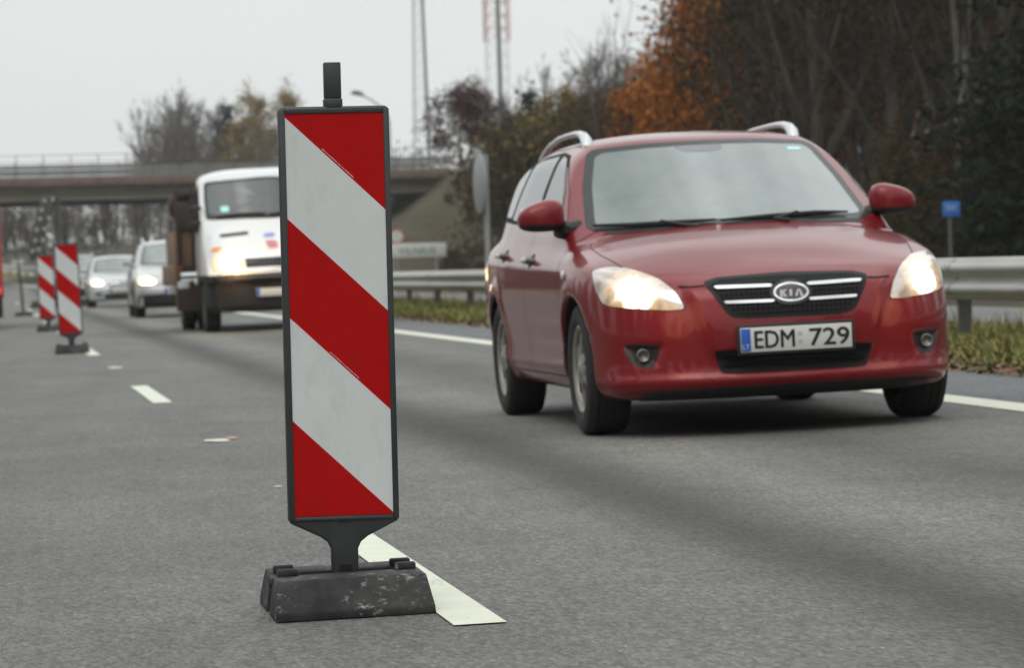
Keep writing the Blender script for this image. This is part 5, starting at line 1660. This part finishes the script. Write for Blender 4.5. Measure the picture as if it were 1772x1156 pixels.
PU = [leafm('leaf_purple', (.075, .026, .028)), leafm('leaf_purple_dark', (.045, .019, .020)), leafm('leaf_purple_brown', (.10, .045, .035))]
BR = [leafm('leaf_dull_brown', (.058, .036, .017)), leafm('leaf_dark_brown', (.030, .020, .010)), leafm('leaf_dull_olive', (.040, .034, .012)), leafm('leaf_rusty', (.085, .034, .012))]
CO = [leafm('needle_dark', (.007, .013, .007)), leafm('needle_mid', (.012, .020, .010)), leafm('needle_deep', (.004, .008, .005))]
COG = [leafm('needle_grey', (.030, .045, .034)), leafm('needle_grey_dark', (.022, .034, .028))]
protos = {}
class Heights(dict):
    def __missing__(self, k):
        proto(k)
        return self[k]
HT = Heights()
def proto(key):
    if key in protos: return protos[key][0]
    k = key
    if k == 'oak': t = tree_proto('oak_tree', 21, BK_DARK, TW_DARK, OR, 44, (.07, .15), .42, .72, H=11.5, r0=.24, spread=.85, levels=4, kids=(11, 6, 5), ratio=.50, first=.16, upright=.25, gnarl=.2)
    elif k == 'bare_birch': t = tree_proto('birch_tree', 31, BK_BIRCH, TW_GREY, H=13.5, r0=.14, spread=.5, levels=4, kids=(26, 9, 8), ratio=.36, first=.22, upright=.8, gnarl=.10, trunk_lv=1)
    elif k == 'bare_birch_b': t = tree_proto('birch_tree', 37, BK_BIRCH, TW_GREY, H=12.5, r0=.14, spread=.55, levels=4, kids=(24, 9, 9), ratio=.38, first=.18, upright=.7, gnarl=.12, trunk_lv=1)
    elif k == 'birch_stem': t = tree_proto('birch_tree', 33, mat('bark_birch_dim', (.13, .125, .105), .85, noise=(1.6, .12, (.03, .027, .022))), TW_DARK, BR, 2, (.05, .10), .3, .4, H=15, r0=.12, spread=.5, levels=4, kids=(14, 6, 5), ratio=.30, first=.4, upright=.6, gnarl=.10, trunk_lv=1)
    elif k == 'yellow': t = tree_proto('birch_tree', 41, BK_BIRCH, TW_GREY, YE, 7, (.06, .13), .30, .6, H=12.5, r0=.12, spread=.55, levels=4, kids=(16, 6, 5), ratio=.36, first=.2, upright=.6, trunk_lv=1)
    elif k == 'bare_dark': t = tree_proto('bare_tree', 51, BK_DARK, TW_DARK, BR, 5, (.05, .11), .34, .6, H=16, r0=.20, spread=.55, levels=4, kids=(16, 7, 5), ratio=.40, first=.12, upright=.5, gnarl=.14)
    elif k == 'bare_dark_b': t = tree_proto('bare_tree', 57, BK_GREY, TW_BROWN, BR, 5, (.05, .11), .34, .55, H=15, r0=.17, spread=.5, levels=4, kids=(17, 7, 5), ratio=.38, first=.16, upright=.6, gnarl=.15)
    elif k == 'bare_tall': t = tree_proto('bare_tree', 63, BK_GREY, TW_GREY, H=11.5, r0=.12, spread=.5, levels=3, kids=(8, 5), ratio=.48, first=.35, upright=.6, gnarl=.14, trunk_lv=1)
    elif k == 'bush': t = tree_proto('shrub', 71, BK_DARK, TW_BROWN, BR, 8, (.05, .10), .28, .8, H=4.2, r0=.06, spread=.9, levels=4, kids=(10, 6, 4), ratio=.62, first=.03, upright=.6, gnarl=.2, trunk_lv=1)
    elif k == 'gold_bush': t = tree_proto('shrub', 73, BK_DARK, TW_BROWN, [YE[1], YE[2], BR[0], BR[2]], 5, (.06, .12), .30, .8, H=4.2, r0=.06, spread=.8, levels=4, kids=(10, 6, 4), ratio=.60, first=.03, upright=.7, gnarl=.2, trunk_lv=1)
    elif k == 'purple': t = tree_proto('crab_apple_tree', 81, BK_DARK, TW_DARK, PU, 18, (.06, .13), .30, .65, H=5.5, r0=.12, spread=1.0, levels=4, kids=(10, 6, 4), ratio=.58, first=.15, upright=.15, gnarl=.24)
    elif k == 'spruce': t = conifer_proto('spruce_tree', 91, 16, 3.0, BK_DARK, CO)
    elif k == 'spruce_small': t = conifer_proto('spruce_tree', 95, 9.5, 2.0, BK_DARK, COG)
    cz = np.array([v.co[2] for ch in t.children for v in ch.data.vertices])
    HT[k] = float(np.percentile(cz, 98.5))
    protos[k] = [t, False]
    return t
def put(key, x, y, label, group=None, s=1.0, rz=None, cat='tree', z=None, sz=None, lean=0):
    t = proto(key)
    if protos[key][1]: t = copy_tree(t)
    protos[key][1] = True
    t.location = (x, y, (gz(x, y) if z is None else z) - .1)
    t.rotation_euler = (lean, 0, random.uniform(0, 6.28) if rz is None else rz)
    t.scale = (s, s, s if sz is None else sz)
    for k in ('label', 'category', 'group'):
        if k in t: del t[k]
    tag(t, label, cat, group)
    return t
def px_of(x, y): return 886 + 6300 * math.tan(math.atan2(x + 1.136, y) - YAW)
def x_at(px, y): return -1.136 + y * math.tan(YAW + math.atan((px - 886) / 6300))
def h_for(py, px, y):
    """height above camera level of a point seen at row py"""
    hor = 487.6 - .0262 * (px + 18)
    return .85 + (hor - py) / 6300 * y

# behind the overpass on the left: birches, a spruce and two yellow trees
ML = [('bare_birch', 262, 195, 276, 'leftmost thin bare birch of the row showing above the overpass'),
      ('bare_birch_b', 292, 172, 272, 'tall bare birch with bushy grey twigs, second from left above the overpass'),
      ('bare_birch_b', 322, 196, 280, 'shorter bare birch between the two tallest grey birches above the overpass'),
      ('bare_birch', 347, 158, 274, 'tallest bare grey birch with a pointed top above the overpass'),
      ('bare_birch_b', 372, 192, 282, 'bare birch just left of the dark spruce above the overpass'),
      ('spruce_small', 402, 190, 286, 'single dark green spruce rising above the overpass'),
      ('yellow', 428, 205, 270, 'golden leaved birch low beside the dark spruce above the overpass'),
      ('yellow', 442, 162, 288, 'tall slender yellowing birch left of the striped board'),
      ('bare_birch', 465, 205, 281, 'bare birch close to the left edge of the striped board'),
      ('yellow', 492, 158, 284, 'yellowing birch topping out just over the striped board'),
      ('bare_birch', 535, 175, 284, 'bare birch hidden behind the striped board'),
      ('bare_birch_b', 278, 205, 292, 'lower bare birch filling the gap right of the leftmost one above the overpass'),
      ('bare_birch', 308, 190, 294, 'dim bare birch behind the second one from the left above the overpass'),
      ('bare_birch_b', 335, 180, 296, 'dim bare birch just behind the tallest pointed one above the overpass'),
      ('bare_birch_b', 360, 178, 300, 'dim bare birch right of the tallest pointed one above the overpass'),
      ('spruce_small', 388, 215, 296, 'low dark spruce left of the single tall one above the overpass'),
      ('bare_birch_b', 415, 205, 298, 'dim bare birch behind the golden birch above the overpass'),
      ('bare_birch_b', 455, 195, 300, 'dim bare birch behind the slender yellowing one above the overpass'),
      ('bare_dark_b', 350, 215, 304, 'low brown tree under the tallest birch above the overpass'),
      ('bare_dark_b', 300, 225, 304, 'low brown tree left of the middle of the birches above the overpass'),
      ('bare_dark_b', 430, 225, 306, 'low brown tree beneath the golden birch above the overpass')]
for key, px, py, y, lab in ML:
    x = x_at(px, y); g0 = gz(x, y)
    h = h_for(py, px, y) - g0
    put(key, x, y, lab, 'trees beyond the overpass', s=h / HT[key] * 1.02)
# far wood seen through the opening under the overpass
gl = 'brown tree in the far wood seen beneath the overpass'
for i in range(72):
    y = 296 + (i % 4) * 12 + random.uniform(-4, 4)
    x = -30 + 66 * (i / 72) + random.uniform(-1, 1)
    if px_of(x, y) > 560: continue
    low = px_of(x, y) < 240
    key = ('bare_birch', 'bare_dark_b', 'bush', 'bare_birch_b')[i % 4]
    h = random.uniform(4.6, 6.4) if low else random.uniform(6.5, 9.0)
    put(key, x, y, gl, 'far wood beneath the overpass', s=h / HT[key] * (1.0 if key != 'bush' else .7))
# purple leaved shrub and the thin growth right of the striped board
put('purple', x_at(805, 168), 168, 'purple leaved small tree right of the striped board, below the masts', s=3.7 / HT['purple'], z=h_for(275, 805, 168), rz=.4)
put('purple', x_at(862, 172), 172, 'smaller purple brown tree below the red and white mast', s=3.0 / HT['purple'], z=h_for(262, 862, 172), rz=2.4)
for px, py, y, key, lab in ((880, 165, 160, 'bare_birch_b', 'thin grey bare tree above the rear of the red car'),
        (925, 165, 166, 'spruce_small', 'small grey green spruce between bare trees above the red car'),
        (948, 150, 150, 'yellow', 'small yellow leaved tree above the roof rail of the red car'),
        (985, 115, 170, 'bare_birch', 'bare tree standing left of the forked tall one'),
        (1028, 6, 140, 'bare_tall', 'tall bare forked tree against the sky left of the orange oak'),
        (1050, 92, 160, 'bare_birch_b', 'grey bare tree close to the orange oak'),
        (905, 170, 182, 'bare_birch', 'grey bare tree half behind the small spruce'),
        (1085, 70, 172, 'bare_birch', 'bare grey tree partly behind the orange oak')):
    x = x_at(px, y); z0 = gz(x, y) if y < 172 else 3.0
    h = h_for(py, px, y) - z0
    put(key, x, y, lab, s=h / HT[key] * 1.02, z=z0)
gy = 'yellowing shrub in the growth above the rear of the red car'
for px, py, y in ((905, 205, 152), (942, 190, 158), (968, 200, 148), (1010, 185, 156), (1062, 180, 150)):
    x = x_at(px, y)
    put('gold_bush', x, y, gy, 'yellowing shrubs above the red car', s=(h_for(py, px, y) - gz(x, y)) / HT['gold_bush'], cat='shrub')
gw_ = 'brown shrub in the growth above the rear of the red car'
for px, py, y in ((872, 245, 150), (925, 200, 164), (985, 185, 162), (1036, 172, 160), (1078, 170, 158), (1105, 200, 140)):
    x = x_at(px, y)
    put('bush', x, y, gw_, 'brown shrubs above the red car', s=(h_for(py, px, y) - gz(x, y)) / HT['bush'], cat='shrub')
# autumn oaks
put('oak', x_at(1330, 112), 112, 'orange leaved oak behind the roof of the red car', s=.66, sz=11.5 / HT['oak'], rz=1.1)
put('oak', x_at(1205, 118), 118, 'small russet oak with gaps in its crown left of the larger orange oak', s=6.6 / HT['oak'], rz=3.0)
put('oak', x_at(1400, 126), 126, 'orange oak merging into the dark forest above the right roof rail', s=.66, sz=11.5 / HT['oak'], rz=4.2)

# shrubs along the foot of the wood
gb = 'brown shrub at the foot of the roadside wood'
for i in range(64):
    y = 58 * (205 / 58) ** (i / 64) + random.uniform(-1, 1)
    x = random.choice((18.3, 19.5, 21.0)) + random.uniform(-.6, .6)
    if 58 < y < 72: x += 3.2
    p_ = px_of(x, y)
    if p_ < 770: continue
    put('bush', x, y, gb, 'shrubs at the foot of the wood', s=(random.uniform(1.2, 3.6) if p_ > 1000 else random.uniform(.8, 1.7)) / HT['bush'], cat='shrub')
# embankment shrubs
for i in range(13):
    px = 782 + i * 18; y = random.uniform(180, 190)
    put('bush', x_at(px, y), y, 'shrub growing on the embankment slope of the overpass', 'shrubs on the embankment', s=random.uniform(.6, 1.3) / HT['bush'], z=min(6.2, (y - 175) * .36), cat='shrub')
# the dark wood on the right
gf = 'dark bare tree in the dense roadside wood on the right'
gs = 'dark spruce in the dense roadside wood on the right'
rows = [(21, 4.2), (25, 4.6), (30, 5.2), (36, 6.), (43, 7.), (52, 8.)]
for d, st in rows:
    y = 55 + random.uniform(0, 3)
    while y < 250:
        x = d + random.uniform(-1.6, 1.6)
        px = px_of(x, y)
        if 1000 < px < 2050:
            # height kept under the skyline the photograph shows
            if px > 1300: lim = 99
            elif px > 1180: lim = h_for(60, px, y)
            else: lim = h_for(165, px, y)
            near_right = px > 1740
            key = 'spruce' if (random.random() < (.80 if near_right else .08)) else random.choice(('bare_dark', 'bare_dark_b'))
            h = min(lim - .5, random.uniform(13.5, 19))
            if h > 3:
                put(key, x, y, gs if key == 'spruce' else gf, 'spruces of the roadside wood' if key == 'spruce' else 'bare trees of the roadside wood', s=h / HT[key])
        y += st * random.uniform(.7, 1.35)
# pale birch stems at the edge of the wood
for px, y, lab, ln in ((1655, 78, 'pale birch stem leaning at the edge of the dark wood above the blue plate', .06), (1690, 84, 'second pale birch stem right of the leaning one in the dark wood', .03), (1560, 92, 'pale birch stem in the dark wood above the right door mirror', -.02), (1385, 104, 'thin leaning grey stem behind the right roof rail', .10), (1420, 108, 'thin grey stem beside the leaning one behind the roof rail', .12)):
    put('birch_stem', x_at(px, y), y, lab, s=1.0, lean=0, rz=None).rotation_euler = (0, -ln, random.uniform(0, 6))

# unseen wood left of the road and behind the viewpoint, added to block low light
r_ = np.random.default_rng(77)
Vs = []; Fs = []; Ms = []; off = 0
spots = [(-15 - 6 * (i % 3) + r_.uniform(-1.5, 1.5), -75 + 3.0 * i, r_.uniform(11, 15)) for i in range(40)]
spots += [(-19 - 5 * (i % 2) + r_.uniform(-1.5, 1.5), 48 + 5.0 * i, r_.uniform(8.0, 10.5)) for i in range(28)]
spots += [(19 + 6 * (i % 3) + r_.uniform(-1.5, 1.5), -75 + 3.2 * i, r_.uniform(11, 15)) for i in range(40)]
spots += [(-44 + 4.5 * i, -92 + r_.uniform(-5, 5), r_.uniform(12, 16)) for i in range(20)]
for x, y, h in spots:
    z0 = gz(x, y) - .2
    V, F = tubes([(np.array([x, y, z0]), np.array([x, y, z0 + h * .8]), .16, .05, 0)], 6)
    Vs.append(V); Fs.append(F + off); off += len(V); Ms.append(np.zeros(len(F), int))
    n = 1100
    t_ = r_.uniform(.06, 1, n) ** .8
    rad = (1.9 * (1 - t_) ** .7 + .35) * np.sqrt(r_.uniform(.1, 1, n)) * h / 13
    a_ = r_.uniform(0, 6.283, n)
    P = np.stack([x + rad * np.cos(a_), y + rad * np.sin(a_), z0 + t_ * h], 1)
    V, F, q = leaf_cards(P, 1, .05, (.14, .34), int(r_.integers(1e6)))
    Vs.append(V); Fs.append(F + off); off += len(V); Ms.append(1 + (q * 2.99).astype(int))
o = mesh_obj('unseen_shade_wood', np.concatenate(Vs), np.concatenate(Fs), [BK_DARK] + CO[:2] + [BR[1]], None, np.concatenate(Ms).astype(np.int32))
tag(o, 'unseen dark mixed wood added left of the road and behind the viewpoint to block light', 'wood', kind='stuff')

# the far wood closing the view under the overpass: reads as one grey brown mass
r_ = np.random.default_rng(91)
segs = []; pts = []
for i in range(900):
    x = r_.uniform(-75, 62); y = r_.uniform(345, 410)
    z0 = gz(x, y) - .3; h = r_.uniform(6.5, 9.2) * (1.0 if x > 14 else .86)
    lx, ly = r_.normal(0, .5), r_.normal(0, .5)
    segs.append((np.array([x, y, z0]), np.array([x + lx, y + ly, z0 + h * .9]), r_.uniform(.06, .13), .03, 0))
    for k in range(5):
        q = r_.uniform(.25, .9)
        b = np.array([x + lx * q, y + ly * q, z0 + h * q])
        segs.append((b, b + np.array([r_.normal(0, .9), r_.normal(0, .9), r_.uniform(.8, 2.2)]) * (1 - q * .5), .04, .015, 1))
    n = 34
    t_ = r_.uniform(.02, 1, n)
    pts.append(np.stack([x + lx * t_ + r_.normal(0, .9, n), y + r_.normal(0, .9, n), z0 + t_ * h], 1))
V1, F1 = tubes(segs, 4)
V2, F2, q = leaf_cards(np.concatenate(pts), 1, .05, (.10, .30), 17)
FW = [BK_GREY, mat('far_twig_grey', (.085, .075, .068), .95, spec=.1), mat('far_twig_brown', (.070, .055, .042), .95, spec=.1), mat('far_twig_olive', (.070, .066, .042), .95, spec=.1)]
o = mesh_obj('far_wood', np.concatenate([V1, V2]), np.concatenate([F1, F2 + len(V1)]), FW, None, np.r_[np.zeros(len(F1), int), 1 + np.minimum((q * 3).astype(int), 2)].astype(np.int32))
tag(o, 'grey brown far-off wood closing the view beneath the overpass', 'wood', kind='stuff')

# ------------------------------------------------------------------ damp autumn air
hz = MB().box((0, 260, 34), (900, 640, 71.5))
M_HAZE = bpy.data.materials.new('haze_air')
M_HAZE.use_nodes = True
t = M_HAZE.node_tree
t.nodes.remove(t.nodes['Principled BSDF'])
pv = N(t, 'ShaderNodeVolumePrincipled')
pv.inputs['Color'].default_value = (.97, .965, .94, 1)
pv.inputs['Density'].default_value = .00028
pv.inputs['Anisotropy'].default_value = .2
t.links.new(pv.outputs[0], t.nodes['Material Output'].inputs['Volume'])
tag(hz.build('haze', M_HAZE), 'thin grey damp air over the whole road', 'haze', kind='stuff')
